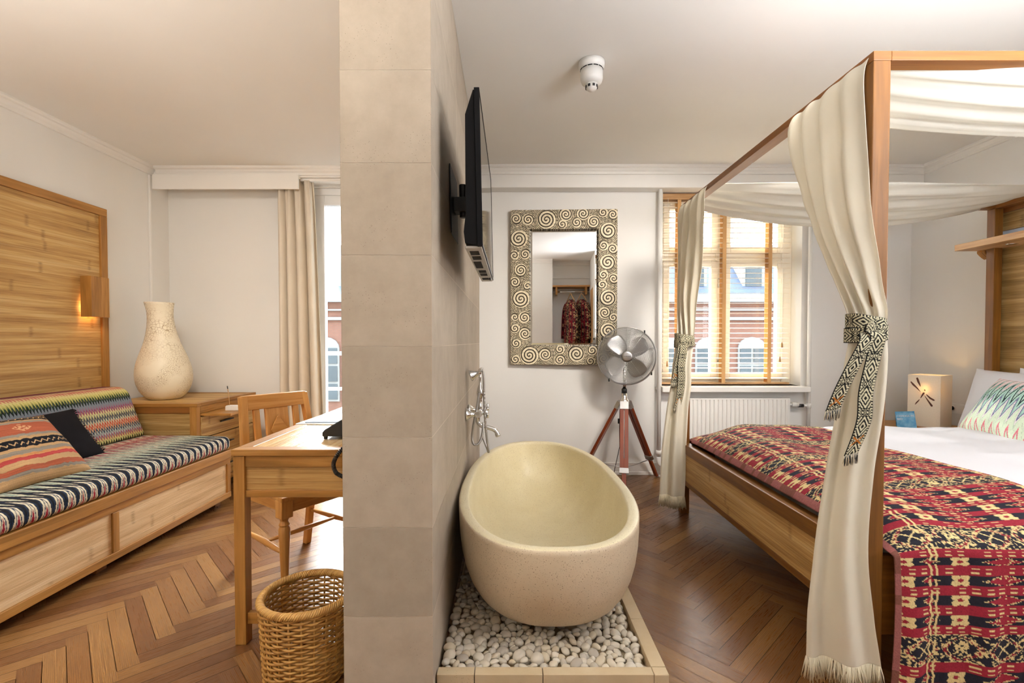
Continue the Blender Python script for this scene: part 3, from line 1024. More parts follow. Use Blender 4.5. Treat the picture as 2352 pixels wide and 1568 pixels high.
def kilim(x, y):
    TAN, OR, GR, BK, PK = (198, 160, 116), (180, 98, 70), (150, 142, 130), (28, 28, 34), (188, 76, 74)
    tb = [(-9, TAN), (-.165, GR), (-.15, OR), (-.125, TAN), (-.095, PK), (-.075, (214, 150, 96)), (-.06, GR), (-.04, TAN), (-.025, BK), (.02, TAN), (.035, GR), (.05, OR), (.125, GR), (.14, TAN), (.152, BK), (.19, TAN)]
    j = (vnoise(x * 60, y * 12) - .5) * .008
    c = stops(y + j, tb)
    st = (vnoise(x * 9, y * 420) - .5)
    c = c * (1 + .45 * st[..., None])
    for yc in (-.003, .171):
        z = np.abs(y - yc - .008 * zigzag(x / .03)) < .0035
        c[z & (hsh(np.floor(x / .006), yc) < .85)] = lin(214, 176, 130)
    dm = (np.abs(x - .02) / .045 + np.abs(y - .09) / .028 < 1) & (hsh(np.floor(x / .007), np.floor(y / .006)) < .55)
    c[dm] = lin(222, 170, 128)
    return np.clip(c, 0, 1)


Mk = basis((-2.345, 2.27, .625), (-.06, -1, .03), (-.70, .05, .72))
# local x along -y (towards the camera), local y up the lean; normal faces the room
if (Mk.to_3x3() @ Vector((0, 0, 1))).x < 0:
    Mk = basis((-2.345, 2.27, .625), (.06, 1, -.03), (-.70, .05, .72))
o = pillow('throw_pillow', .47, .40, .15, Mk, kilim, M['weave2'], n=200)
tag(o, 'orange, tan and black striped kilim pillow in front on the daybed', 'pillow', 'pillows on the daybed')
Mb = basis((-2.53, 2.52, .605), (.03, 1, .02), (-.58, 0, .80))
o = pillow('throw_pillow', .66, .34, .13, Mb, None, M['blackcl'])
tag(o, 'plain black pillow with ragged fringed ends leaning behind the striped kilim pillow', 'pillow', 'pillows on the daybed')
b = MB()
for sgn in (-1, 1):
    for i in range(70):
        t = i / 69 * 2 - 1
        p = Mb @ Vector((sgn * .325 * (1 - .07 * (1 - t * t)), t * .165, 0))
        d = Mb.to_3x3() @ Vector((sgn * random.uniform(.012, .03), random.uniform(-.012, .012), random.uniform(-.008, .014)))
        b.tube([p, p + d * .5 + Vector((0, 0, .002)), p + d], [.0022, .002, .0008], 4)
b.build('fringe', M['blackcl'], o)

# ---- bamboo wall panel with teak frame and its reading lamp
pn = thing('bamboo_wall_panel', 'tall split-bamboo wall panel in a teak frame on the left wall above the daybed', 'wall panel', (-3.0, 2.4, .5))
x0, x1 = -3.008, -2.95
b = MB(); b.box((x0, 1.0, 2.055), (x1, 3.51, 2.11)); b.build('top_rail', M['teak'], pn, bevel=.003)
MB().box((x0, 1.0, .45), (x1, 3.45, .50)).build('bottom_rail', M['teak'], pn, bevel=.003)
MB().box((x0, 3.455, .45), (x1, 3.51, 2.055)).build('stile', M['teak'], pn, bevel=.003)
MB().box((x0, 1.0, .45), (x1, 1.055, 2.055)).build('stile', M['teak'], pn, bevel=.003)
MB().box((x0, 1.055, .50), (x1 - .016, 3.455, 2.055), ax=1).build('panel', M['bamboo'], pn)
sc = thing('wall_lamp', 'small square teak box lamp glowing downward on the edge of the bamboo wall panel', 'lamp', (-2.9, 3.36, 1.32))
b = MB(); b.box((-2.95, 3.28, 1.32), (-2.873, 3.305, 1.60), ax=2); b.box((-2.95, 3.40, 1.32), (-2.873, 3.425, 1.60), ax=2); b.box((-2.893, 3.305, 1.32), (-2.873, 3.40, 1.60), ax=2); b.box((-2.95, 3.305, 1.575), (-2.893, 3.40, 1.60))
b.build('housing', M['teak'], sc, bevel=.002)
MB().lathe([(.0, 1.40), (.014, 1.405), (.018, 1.43), (.012, 1.46), (.010, 1.50)], 16, Matrix.Translation((-2.922, 3.352, 0))).build('bulb', M['white'], sc)
light('wall_lamp_light', 'POINT', (-2.922, 3.352, 1.385), .7, lin(255, 196, 120), shadow_soft_size=.02)

# ---- bamboo cabinet in the corner
cb = thing('corner_cabinet', 'low bamboo-clad teak cabinet in the left back corner under the tall vase', 'cabinet', (-2.62, 3.8, 0))
cx0, cx1, cy0, cy1 = -2.985, -2.245, 3.405, 4.19
b = MB(); b.box((cx0, cy0, .682), (cx1, cy0 + .05, .706)); b.box((cx1 - .05, cy0 + .05, .682), (cx1, cy1, .706)); b.box((cx0, cy1 - .05, .682), (cx1 - .05, cy1, .706))
b.build('top_frame', M['teak'], cb, bevel=.002)
MB().box((cx0, cy0 + .05, .684), (cx1 - .05, cy1 - .05, .703), ax=0).build('top_panel', M['bamboo'], cb)
for (xx, yy) in ((cx1 - .055, cy0), (cx1 - .055, cy1 - .05), (cx0, cy0), (cx0, cy1 - .05)):
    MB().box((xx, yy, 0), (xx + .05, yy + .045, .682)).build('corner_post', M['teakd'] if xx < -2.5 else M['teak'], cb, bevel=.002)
b = MB(); b.box((cx0 + .05, cy0 + .004, .635), (cx1 - .055, cy0 + .03, .682)); b.box((cx0 + .05, cy0 + .004, .06), (cx1 - .055, cy0 + .03, .10)); b.build('side_rail', M['teakd'], cb, bevel=.002)
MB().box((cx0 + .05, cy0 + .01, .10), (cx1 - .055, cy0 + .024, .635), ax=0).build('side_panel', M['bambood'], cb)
for q0, q1 in ((.632, .682), (.06, .10)): MB().box((cx1 - .03, cy0 + .045, q0), (cx1 - .004, cy1 - .05, q1)).build('front_rail', M['teak'], cb, bevel=.002)
MB().box((cx0 + .05, cy0 + .05, .08), (cx1 - .06, cy1 - .05, .66)).build('carcass', M['dark'], cb)
for z0, z1 in ((.452, .605), (.275, .445), (.105, .268)):
    dr = MB().box((cx1 - .022, cy0 + .048, z0), (cx1 - .002, cy1 - .053, z1), ax=1).build('drawer', M['bamboo'], cb, bevel=.002)
    zc = (z0 + z1) / 2 + .01; yc = 3.74
    b = MB(); b.tube([(cx1 + .014, yc - .085, zc), (cx1 + .016, yc - .03, zc + .003), (cx1 + .016, yc + .03, zc + .002), (cx1 + .014, yc + .085, zc)], [.005, .008, .008, .005], 8)
    for q in (-.055, .055): b.tube([(cx1 - .004, yc + q, zc), (cx1 + .014, yc + q, zc)], .004, 6)
    b.build('drawer_handle', M['blackm'], dr)
MB().box((cx1 - .2, cy0 + .05, .612), (-2.035, 3.93, .630), ax=1).build('pull_out_shelf', M['teak'], cb, bevel=.002)

# ---- vase
def vr(z):
    t = np.array([0, .02, .06, .12, .18, .25, .33, .42, .50, .58, .64, .70, .745])
    r = np.array([.100, .128, .158, .180, .187, .180, .157, .124, .102, .089, .085, .089, .098])
    return float(np.interp(z, t, r))
zz = np.linspace(0, .745, 46)
tt = np.array([0, .02, .06, .12, .18, .25, .33, .42, .50, .58, .64, .70, .745]); rr = np.array([.100, .128, .158, .180, .187, .180, .157, .124, .102, .089, .085, .089, .098])
def smooth_r(z):
    k = np.interp(z, tt, np.arange(len(tt)))
    return catmull(rr, k)
prof = [(.0, 0.0)] + [(float(smooth_r(z)), float(z)) for z in zz] + [(.098, .745)] + [(float(smooth_r(z)) - .012, float(z)) for z in zz[::-1][1:30]] + [(0, .3)]
v = MB().lathe(prof, 64, Matrix.Translation((-2.70, 3.72, .706)), shift=lambda z: (-.035 * (z / .745) ** 1.5, 0, 0))
o = v.build('floor_vase', M['crackle'])
tag(o, 'tall bottle-shaped cream vase with brown crackle glaze standing on the corner cabinet', 'vase')

# ---- incense holder
b = MB()
Mx = Matrix.Translation((-2.115, 3.63, .63))
b.prism([(-.05, 0), (.05, 0), (.05, .028), (.044, .036), (-.044, .036), (-.05, .028)], -.026, .026, Mx @ Matrix(((1, 0, 0, 0), (0, 0, 1, 0), (0, 1, 0, 0), (0, 0, 0, 1))))
o = b.build('incense_holder', M['white'], bevel=.002)
tag(o, 'small white block incense holder on the pull-out shelf of the corner cabinet', 'incense holder')
b = MB(); b.tube([(-2.145, 3.63, .655), (-2.152, 3.631, .74), (-2.16, 3.632, .79)], .0028, 8)
o = b.build('incense_stick', M['teakl']); tag(o, 'thin incense stick with burnt black tip upright in the white holder', 'incense stick')
MB().tube([(-2.16, 3.632, .79), (-2.1632, 3.6324, .812)], .0036, 8).build('burnt_tip', M['black'], o)

# ---- beige curtain by the balcony door
n, k = 240, 60
p = np.linspace(0, 1, n)[:, None]; q = np.linspace(0, 1, k)[None, :]
xl = -1.99 + .0 * q; xr_ = -1.675 + .085 * q ** .8
ph = p + .02 * np.sin(9 * p) + .0 * q
X = xl + (xr_ - xl) * (ph * .9 + .1 * p ** 2)
amp = .034 + .014 * q
Y = 4.072 + amp * np.sin(2 * PI * 4.5 * ph + .6 * np.sin(5 * ph) + .5 * q) + .012 * np.sin(2 * PI * 12 * ph) * np.clip(1 - q * 5, 0, 1)
X = X + .012 * np.cos(2 * PI * 4.5 * ph + .4) + 0 * q
Z = 2.50 - (2.50 - .02) * q + 0 * p
P = np.stack(np.broadcast_arrays(X, Y, Z), -1).copy()
ct = gridmesh('window_curtain', P, M['curtain'], solid=.003)
tag(ct, 'full-length beige curtain gathered in deep folds left of the glass door', 'curtain')
MB().box((-1.98, 4.05, 2.495), (-.6, 4.09, 2.518)).build('curtain_track', M['trim'], ct)

# ================================================================== desk, chair, basket
dk = thing('desk', 'teak writing desk with bamboo-slatted top and panelled apron against the stone pillar', 'desk', (-.8, 2.5, 0))
dx0, dx1, dy0, dy1 = -1.053, -.54, 1.785, 3.25
b = MB(); b.box((dx0, dy0, .721), (dx1, dy0 + .055, .745)); b.box((dx0, dy0 + .055, .721), (dx0 + .055, dy1 - .055, .745)); b.box((dx0, dy1 - .055, .721), (dx1, dy1, .745)); b.box((dx1 - .04, dy0 + .055, .721), (dx1, dy1 - .055, .745))
b.build('top_frame', M['teak'], dk, bevel=.002)
MB().box((dx0 + .055, dy0 + .055, .724), (dx1 - .04, dy1 - .055, .7435), ax=1).build('top_panel', M['bamtop'], dk)
for (xx, yy) in ((dx0 + .004, dy0 + .006), (dx0 + .004, dy1 - .05), (dx1 - .048, dy0 + .006), (dx1 - .048, dy1 - .05)):
    MB().box((xx, yy, 0), (xx + .042, yy + .044, .719)).build('leg', M['teak'], dk, bevel=.002)
for yy in (dy0 + .012, dy1 - .036):
    b = MB(); b.box((dx0 + .046, yy, .676), (dx1 - .048, yy + .024, .719)); b.box((dx0 + .046, yy, .561), (dx1 - .048, yy + .024, .588)); b.build('apron_rail', M['teak'], dk, bevel=.002)
    MB().box((dx0 + .046, yy + .008, .588), (dx1 - .048, yy + .02, .676), ax=0).build('apron_panel', M['bamboo'], dk)
for xx in (dx0 + .01, dx1 - .034):
    b = MB(); b.box((xx, dy0 + .05, .676), (xx + .024, dy1 - .05, .719)); b.build('apron_rail', M['teak'], dk, bevel=.002)
for yy in (dy0 + .016, dy1 - .04):
    MB().box((dx0 + .046, yy, .075), (dx1 - .048, yy + .024, .118)).build('stretcher', M['teak'], dk, bevel=.002)

# papers
b = MB()
Mx = Matrix.Translation((-.90, 2.48, .7445)) @ Matrix.Rotation(R(-3), 4, 'Z')
b.box((-.15, -.155, 0), (.15, .15, .004), Mx); 
o = b.build('document_folder', M['paper']); tag(o, 'flat white paper folder lying on the desk top, underneath the blue-grey one', 'folder')
M['bluep'] = plain('pale_blue_card', lin(178, 196, 226), .35, var=.02)
b = MB(); Mx = Matrix.Translation((-.885, 2.50, .749)) @ Matrix.Rotation(R(2), 4, 'Z'); b.box((-.14, -.145, 0), (.14, .15, .006), Mx)
o = b.build('document_folder', M['bluep'], bevel=.001); tag(o, 'pale blue-grey card folder on top of the white one on the desk', 'folder')

# telephone
ph = thing('telephone', 'black desk telephone with coiled cord at the front of the desk beside the pillar', 'telephone', (-.68, 2.05, .745))
Mx = Matrix(((1, 0, 0, 0), (0, 0, -1, 2.17), (0, 1, 0, 0), (0, 0, 0, 1)))
b = MB(); b.prism([(-.785, .757), (-.545, .757), (-.545, .895), (-.60, .892), (-.775, .785), (-.785, .774)], 0, .20, Mx)
b.build('body', M['black'], ph, bevel=.004)
b = MB()
for xx in (-.775, -.565):
    for yy in (1.985, 2.15): b.lathe([(.008, .745), (.009, .758)], 10, Matrix.Translation((xx, yy, 0)))
b.build('foot', M['black'], ph)
b = MB(); b.tube(spath([(-.66, 2.01, .875), (-.645, 2.01, .905), (-.60, 2.01, .918), (-.57, 2.01, .922), (-.55, 2.01, .912)], 16), [.012, .02, .02] + [.017] * 10 + [.02, .02, .012], 10)
b.build('handset', M['black'], ph, bevel=0)
b = MB()
for i in range(4):
    for j in range(3):
        xx = -.74 + i * .024; zz_ = .803 + i * .0147
        b.box((xx, 2.05 + j * .035, zz_), (xx + .016, 2.072 + j * .035, zz_ + .008))
b.build('keypad', M['tvgrey'], ph, bevel=.001)
ax = spath([(-.56, 1.90, .765), (-.612, 1.795, .765), (-.642, 1.762, .735), (-.658, 1.757, .70), (-.650, 1.757, .668), (-.622, 1.757, .652), (-.59, 1.757, .662), (-.545, 1.77, .70), (-.548, 1.80, .757), (-.55, 1.93, .77)], 420)
A = np.array(ax); T = np.gradient(A, axis=0); T /= np.linalg.norm(T, axis=1)[:, None]
u = np.cross(T, [0.1, 1.0, 0.05]); u /= np.linalg.norm(u, axis=1)[:, None]; w_ = np.cross(T, u)
th = np.linspace(0, 2 * PI * 62, 420)
b = MB(); b.tube([tuple(p_) for p_ in A + .0062 * (u * np.cos(th)[:, None] + w_ * np.sin(th)[:, None])], .0024, 6)
b.build('coiled_cord', M['black'], ph)

# ---- chair (local x = forward, y = its left)
def make_chair(loc, rot):
    c = thing('desk_chair', 'honey-coloured wooden chair with diamond-panel back pulled up to the desk', 'chair', loc, rot)
    wd = M['chairw']
    # turned front legs
    pr = [(.015, 0), (.019, .008), (.019, .03), (.015, .04), (.0195, .05), (.0195, .06), (.0155, .07), (.0165, .10), (.021, .22), (.0245, .295), (.0245, .315), (.019, .328), (.024, .334), (.019, .342), (.016, .352), (.023, .366)]
    for s in (-1, 1):
        b = MB(); b.lathe(pr, 24, Matrix.Translation((.205, s * .215, 0))); b.box((.178, s * .215 - .027, .366), (.232, s * .215 + .027, .445))
        b.build('front_leg', wd, c, local=True, bevel=.003)
    # back legs and stiles (one piece curved)
    for s in (-1, 1):
        pts = [(-.265, s * .185, 0), (-.235, s * .183, .16), (-.205, s * .183, .36), (-.20, s * .185, .46), (-.215, s * .178, .64), (-.245, s * .169, .80), (-.262, s * .165, .868)]
        b = MB(); pp = spath(pts, 18)
        n0 = len(b.v)
        for (px, py, pz) in pp:
            wx = .018 + .004 * math.exp(-((pz - .42) / .15) ** 2); wy = .0165 if pz < .5 else .0175
            for ax_, ay in ((-1, -1), (1, -1), (1, 1), (-1, 1)): b.v.append((px + ax_ * wx, py + ay * wy, pz))
        for i in range(len(pp) - 1):
            for k_ in range(4):
                k2 = (k_ + 1) % 4
                b.face([n0 + 4 * i + k_, n0 + 4 * i + k2, n0 + 4 * i + 4 + k2, n0 + 4 * i + 4 + k_], [(pp[i][2], k_ * .03), (pp[i][2], k_ * .03 + .03), (pp[i + 1][2], k_ * .03 + .03), (pp[i + 1][2], k_ * .03)])
        b.face([n0, n0 + 3, n0 + 2, n0 + 1], [(0, 0)] * 4); m_ = n0 + 4 * (len(pp) - 1); b.face([m_, m_ + 1, m_ + 2, m_ + 3], [(0, 0)] * 4)
        b.build('back_leg', wd, c, local=True, bevel=.004)
    # seat frame + seat
    b = MB(); b.box((.165, -.19, .385), (.222, .19, .44)); b.box((-.21, -.175, .385), (-.18, .175, .44))
    for s in (-1, 1): b.box((-.19, s * .205 - .012, .385), (.18, s * .205 + .012, .44))
    b.build('seat_frame', wd, c, local=True, bevel=.003)
    b = MB(); b.prism([(-.20, -.20), (.235, -.245), (.235, .245), (-.20, .20)], .44, .462, Matrix.Identity(4)); b.build('seat', wd, c, local=True, bevel=.006)
    # back: rails, slats, diamond panel, all on the lean line
    def bx(z): return float(np.interp(z, [.46, .64, .80, .868], [-.20, -.215, -.245, -.262]))
    def lean(z0, z1, ya, yb_, th=.011, m=wd, nm='slat', off=0, par=c):
        b = MB(); a0, a1 = bx(z0) + off, bx(z1) + off
        n0 = len(b.v)
        for (xx, zz_) in ((a0, z0), (a1, z1)):
            for dx in (-th, th):
                for yy in (ya, yb_): b.v.append((xx + dx, yy, zz_))
        Q = [(0, 2, 3, 1), (4, 5, 7, 6), (0, 1, 5, 4), (2, 6, 7, 3), (0, 4, 6, 2), (1, 3, 7, 5)]
        for q_ in Q:
            b.face([n0 + i for i in q_], [((b.v[n0 + i][2] if z1 - z0 > yb_ - ya else b.v[n0 + i][1]), (b.v[n0 + i][1] if z1 - z0 > yb_ - ya else b.v[n0 + i][2])) for i in q_])
        return b.build(nm, m, par, local=True, bevel=.003)
    lean(.80, .872, -.172, .172, .016, nm='top_rail'); lean(.54, .575, -.17, .17, .012, nm='lower_rail')
    for yy in (-.107, .107): lean(.575, .80, yy - .016, yy + .016, .009)
    pnl = lean(.575, .80, -.062, .062, .009, nm='back_panel')
    b = MB()
    for s in (1,):
        pz = .6875; ang = math.atan2(bx(.80) - bx(.575), .225)
        Mx = Matrix.Translation((bx(pz) + .009, 0, pz)) @ Matrix.Rotation(-0.0, 4, 'Y') @ basis((0, 0, 0), (0, 1, 0), (math.sin(ang), 0, math.cos(ang)))
        b.prism([(-.045, 0), (0, -.075), (.045, 0), (0, .075)], 0, .006, Mx)
    b.build('diamond', wd, pnl, local=True, bevel=.0015)
    # stretchers
    for s in (-1, 1):
        b = MB(); b.tube([(-.225, s * .183, .20), (-.10, s * .19, .20), (0, s * .195, .20), (.10, s * .205, .20), (.205, s * .213, .20)], [.008, .012, .0145, .012, .008], 12)
        b.build('stretcher', wd, c, local=True)
    b = MB(); b.tube([(0, -.195, .20), (0, -.1, .20), (0, 0, .20), (0, .1, .20), (0, .195, .20)], [.007, .010, .0125, .010, .007], 12); b.build('stretcher', wd, c, local=True)
    return c


make_chair((-1.062, 2.415, 0), R(-34.8))

# ---- wicker basket
def make_basket():
    bk = thing('wicker_basket', 'round wicker waste basket with braided rim on the floor under the desk corner', 'basket', (-.715, 1.66, 0))
    c = Vector((-.715, 1.66, 0)); Hb = .262
    def rad(z): return .136 + .014 * min(1, z / Hb)
    b = MB(); ns = 24
    for i in range(ns):
        a = 2 * PI * i / ns
        for da in (0,):
            b.tube([c + Vector((rad(z) * math.cos(a + da), rad(z) * math.sin(a + da), z)) for z in (0.004, .09, .18, Hb)], .0036, 6)
    b.build('stakes', M['wickerd'], bk)
    b = MB(); rows = 27
    for r in range(rows):
        z = .008 + (Hb - .014) * r / (rows - 1)
        pts = []
        m = ns * 6
        for i in range(m):
            a = 2 * PI * i / m
            off = .0048 * math.cos(ns / 2 * a + (r % 2) * PI)
            pts.append(c + Vector(((rad(z) + off) * math.cos(a), (rad(z) + off) * math.sin(a), z + random.uniform(-.0007, .0007))))
        b.tube(pts, .0042, 6, closed=True)
    b.build('weave', M['wicker'], bk)
    b = MB()
    nst = 5; turns = 26
    for s in range(nst):
        pts = []
        m = 520
        for i in range(m):
            a = 2 * PI * i / m
            t = turns * a + 2 * PI * s / nst
            rr_ = rad(Hb) +   .0095 * math.cos(t); z = Hb + .008 + .009 * math.sin(t)
            pts.append(c + Vector((rr_ * math.cos(a), rr_ * math.sin(a), z)))
        b.tube(pts, .0042, 6, closed=True)
    b.build('rim', M['wickerd'], bk)
    MB().lathe([(.134, .002), (.136, .008)], 34, Matrix.Translation(c)).build('base', M['wicker'], bk)


make_basket()
# ================================================================== bath corner
# ---- tub
def make_tub():
    cx, cy, a, bb = .156, 2.47, .398, .89
    top, bot = .452, .055
    n = 128
    def plan(th, sx, sy, ex=2.45):
        c, s = math.cos(th), math.sin(th)
        x = math.copysign(abs(c) ** (2 / ex), c); y = math.copysign(abs(s) ** (2 / ex), s)
        eg = 1 - .075 * y - .05 * max(0, y) ** 2
        return cx + x * sx * eg, cy + y * sy
    rings = []
    # outside, bottom to top
    for zf in [0, .0, .02, .06, .12, .2, .3, .42, .55, .7, .85, .95, .985]:
        k = .62 + .38 * math.sqrt(max(0, 1 - (1 - zf) ** 2.6))
        rings.append((k, 0, bot + (top - bot) * zf, 0))
    rings[0] = (.15, 0, bot, 0)
    rings.append((1.0, -.004, top - .002, 0)); rings.append((1.0, -.010, top, 1))
    rings.append((1.0, -.036, top, 1)); rings.append((1.0, -.043, top - .004, 1))
    for zf in [.95, .88, .78, .66, .52, .38, .26, .16, .08, .03, 0]:
        k = .52 + .48 * math.sqrt(max(0, 1 - (1 - zf) ** 2.6))
        rings.append((k, -.046, .10 + (top - .10) * zf, 1))
    rings.append((.12, -.02, .098, 1))
    b = MB()
    for (k, off, z, mi) in rings:
        for i in range(n):
            x, y = plan(2 * PI * i / n, a * k + off, bb * k + off)
            b.v.append((x, y, z))
    m = len(rings)
    for j in range(m - 1):
        for i in range(n):
            i2 = (i + 1) % n
            b.face([j * n + i, j * n + i2, (j + 1) * n + i2, (j + 1) * n + i], [(0, 0)] * 4, rings[j + 1][3] if j > 12 else 0, True)
    b.face([i for i in range(n)][::-1], [(0, 0)] * n, 0)
    b.face([(m - 1) * n + i for i in range(n)], [(0, 0)] * n, 1, True)
    o = b.build('bathtub', [M['tub'], M['basin']])
    tag(o, 'large freestanding egg-shaped cream terrazzo bathtub on a bed of white pebbles', 'bathtub')
    MB().lathe([(.024, .099), (.024, .103), (.018, .104)], 24, Matrix.Translation((cx, cy - .35, 0))).build('drain', M['chrome'], o)
    return cx, cy, a, bb


TUB = make_tub()

# ---- stone curb and pebbles
cu = thing('stone_curb', 'low cut-sandstone curb framing the pebble bed under the bathtub', 'curb', (.13, 1.6, 0))
g = .0015
for (x0, x1) in ((-.246, -.125), (-.122, .10), (.103, .465)):
    MB().box((x0, 1.545, 0), (x1, 1.583, .06)).build('curb_stone', M['curb'], cu, bevel=.0015)
for (y0, y1) in ((1.586, 1.86), (1.863, 2.26), (2.263, 2.66), (2.663, 3.06), (3.063, 3.44)):
    MB().box((.466, y0, 0), (.515, y1, .06)).build('curb_stone', M['curb'], cu, bevel=.0015)
MB().prism([(.467, 1.545), (.515, 1.545), (.515, 1.584), (.467, 1.584)], 0, .06, Matrix.Identity(4)).build('curb_stone', M['curb'], cu, bevel=.003)
MB().box((-.24, 3.44, 0), (.515, 3.488, .06)).build('curb_stone', M['curb'], cu, bevel=.003)


def pebble_mesh(seed):
    import bmesh
    rg = random.Random(seed)
    bm = bmesh.new(); bmesh.ops.create_icosphere(bm, subdivisions=3, radius=1)
    sx, sy, sz = 1, rg.uniform(.66, .9), rg.uniform(.48, .68)
    ph = [rg.uniform(0, 6) for _ in range(6)]
    for v in bm.verts:
        p = v.co
        f = 1 + .09 * math.sin(2 * p.x + ph[0]) + .08 * math.sin(2.3 * p.y + ph[1]) * math.cos(1.7 * p.z + ph[2]) + .05 * math.sin(4 * p.z + ph[3]) + .05 * p.x * p.y * math.cos(ph[4]) * 2
        v.co = Vector((p.x * sx * f, p.y * sy * f, p.z * sz * f))
    for f in bm.faces: f.smooth = True
    me = bpy.data.meshes.new('pebble'); bm.to_mesh(me); bm.free(); me.materials.append(M['pebble'])
    return me


PM = [pebble_mesh(i) for i in range(9)]


def in_tub(x, y, k):
    cx, cy, a, bb = TUB
    return abs((x - cx) / (a * k)) ** 2.4 + abs((y - cy) / (bb * k)) ** 2.4 < 1


rg = random.Random(5)
pts = []
tries = 0
while tries < 60000:
    tries += 1
    x, y = rg.uniform(-.228, .452), rg.uniform(1.60, 2.75)
    r = rg.choice([.0135, .015, .0165, .018, .020, .0235])
    if in_tub(x, y, .74): continue
    if y > 2.3 and x < .3: continue
    if all((x - q[0]) ** 2 + (y - q[1]) ** 2 > (.76 * (r + q[2])) ** 2 for q in pts):
        pts.append((x, y, r))
pts.sort(key=lambda p: p[1] + max(0, -p[0]) * .3)
pts = pts[:300]
for i, (x, y, r) in enumerate(pts):
    o = bpy.data.objects.new('pebble', PM[i % 9]); COL.objects.link(o)
    o.location = (x, y, .041 + rg.uniform(-.004, .005)); o.rotation_euler = (rg.uniform(-.5, .5), rg.uniform(-.5, .5), rg.uniform(0, 6.28)); o.scale = (r * 1.08,) * 3
    tag(o, 'smooth whitish pebble lying among the many in the curbed bed around the bathtub', 'pebble', 'white pebbles around the bathtub')
# the hidden lower layer and the far rest
b = MB()
src = [(np.array([v.co for v in m.vertices]), [tuple(p.vertices) for p in m.polygons]) for m in PM[:4]]
for i in range(620):
    if i < 330: x, y, z = rg.uniform(-.232, .455), rg.uniform(1.597, 2.5), rg.uniform(.020, .030)
    else: x, y, z = rg.uniform(-.232, .455), rg.uniform(2.4, 3.42), rg.uniform(.02, .042)
    if in_tub(x, y, .62): continue
    r = rg.uniform(.013, .02)
    V_, F_ = src[i % 4]
    E = Matrix.Rotation(rg.uniform(0, 6.28), 3, 'Z') @ Matrix.Rotation(rg.uniform(-.4, .4), 3, 'X')
    E = np.array(E) * r
    n0 = len(b.v)
    b.v.extend([tuple(q) for q in V_ @ E.T + np.array((x, y, z))])
    for f in F_: b.face([n0 + k for k in f], [(0, 0)] * len(f), 0, True)
o = b.build('pebbles', M['pebble'])
tag(o, 'lower layer of small white pebbles filling the curbed bed under the bathtub', 'pebbles', kind='stuff')
struct(MB().box((-.245, 1.583, 0.0005), (.466, 3.44, .008)).build('floor_tray', M['curb']))

# ---- wall-mounted bath mixer with hand shower
fx = thing('bath_mixer', 'chrome wall-mounted bath mixer with hand shower and hose above the tub', 'tap', (-.262, 2.80, .73))
wx = -.262
for yy in (2.715, 2.875):
    b = MB(); Mx = basis((wx, yy, .735), (0, 1, 0), (0, 0, 1))
    b.lathe([(.036, 0), (.036, .006), (.030, .016), (.019, .028), (.015, .034), (.015, .05)], 24, Mx); b.lathe([(.017, .05), (.017, .075)], 6, Mx, sm=False)
    b.build('wall_flange', M['chrome'], fx)
b = MB(); b.tube([(wx + .072, 2.70, .735), (wx + .072, 2.80, .735), (wx + .072, 2.895, .735)], [.017, .021, .017], 20)
b.tube([(wx + .072, 2.80, .735), (wx + .075, 2.80, .80)], [.015, .012], 16); b.build('mixer_body', M['chrome'], fx)
b = MB(); b.tube([(wx + .085, 2.80, .735), (wx + .125, 2.80, .735)], [.016, .019], 16)
for k in range(4):
    a = k * PI / 2 + .4
    b.tube([(wx + .118, 2.80, .735), (wx + .118, 2.80 + .035 * math.cos(a), .735 + .035 * math.sin(a))], [.006, .008], 10)
b.tube([(wx + .122, 2.80, .745), (wx + .118, 2.80, .79)], [.005, .008], 10)
b.build('cross_handle', M['chrome'], fx)
b = MB(); b.tube(spath([(wx + .06, 2.80, .725), (wx + .062, 2.80, .68), (wx + .085, 2.80, .655), (wx + .125, 2.80, .645), (wx + .165, 2.80, .628), (wx + .182, 2.80, .595)], 22), [.016] * 4 + [.013] * 12 + [.0135] * 3 + [.016] * 3, 16)
b.build('spout', M['chrome'], fx)
b = MB(); b.lathe([(.008, .79), (.013, .80), (.010, .81), (.019, .835), (.021, .85), (.016, .875), (.007, .90), (.006, .935), (.009, .94), (.006, .945), (.009, .955)], 20, Matrix.Translation((wx + .075, 2.80, 0)))
b.build('cradle_stem', M['chrome'], fx)
hs = MB(); hs.tube(spath([(wx + .080, 2.72, .985), (wx + .082, 2.78, .982), (wx + .082, 2.86, .985), (wx + .075, 2.90, .975)], 12), [.011, .013, .014, .014, .013, .012, .012, .012, .012, .012, .012, .010], 14)
Mx = basis((wx + .078, 2.755, .965), (0, 1, 0), (.75, 0, -.66))
hs.lathe([(.012, -.01), (.014, .012), (.021, .03), (.032, .048), (.035, .056), (.030, .058)], 24, basis((wx + .074, 2.76, .972), (0, -1, 0), (-.35, 0, .9)))
hs.build('hand_shower', M['chrome'], fx)


def hose(path, r=.0068, nn=360, pitch=.0042):
    A = np.array(spath(path, nn)); L = np.r_[0, np.cumsum(np.linalg.norm(np.diff(A, axis=0), axis=1))]
    rs = list(r * (1 + .10 * np.sin(2 * PI * L / pitch)))
    return MB().tube([tuple(p) for p in A], rs, 10)


b = hose([(wx + .085, 2.715, .985), (wx + .098, 2.712, .975), (wx + .102, 2.715, .90), (wx + .106, 2.72, .75), (wx + .118, 2.725, .60), (wx + .128, 2.73, .535), (wx + .126, 2.745, .515), (wx + .115, 2.76, .54), (wx + .09, 2.765, .60)])
b.build('shower_hose', M['steel'], fx)
b = hose([(wx + .074, 2.745, .855), (wx + .062, 2.735, .78), (wx + .045, 2.73, .69), (wx + .034, 2.73, .60), (wx + .045, 2.735, .56), (wx + .072, 2.745, .565), (wx + .092, 2.76, .62), (wx + .092, 2.775, .68)])
b.build('shower_hose', M['steel'], fx)

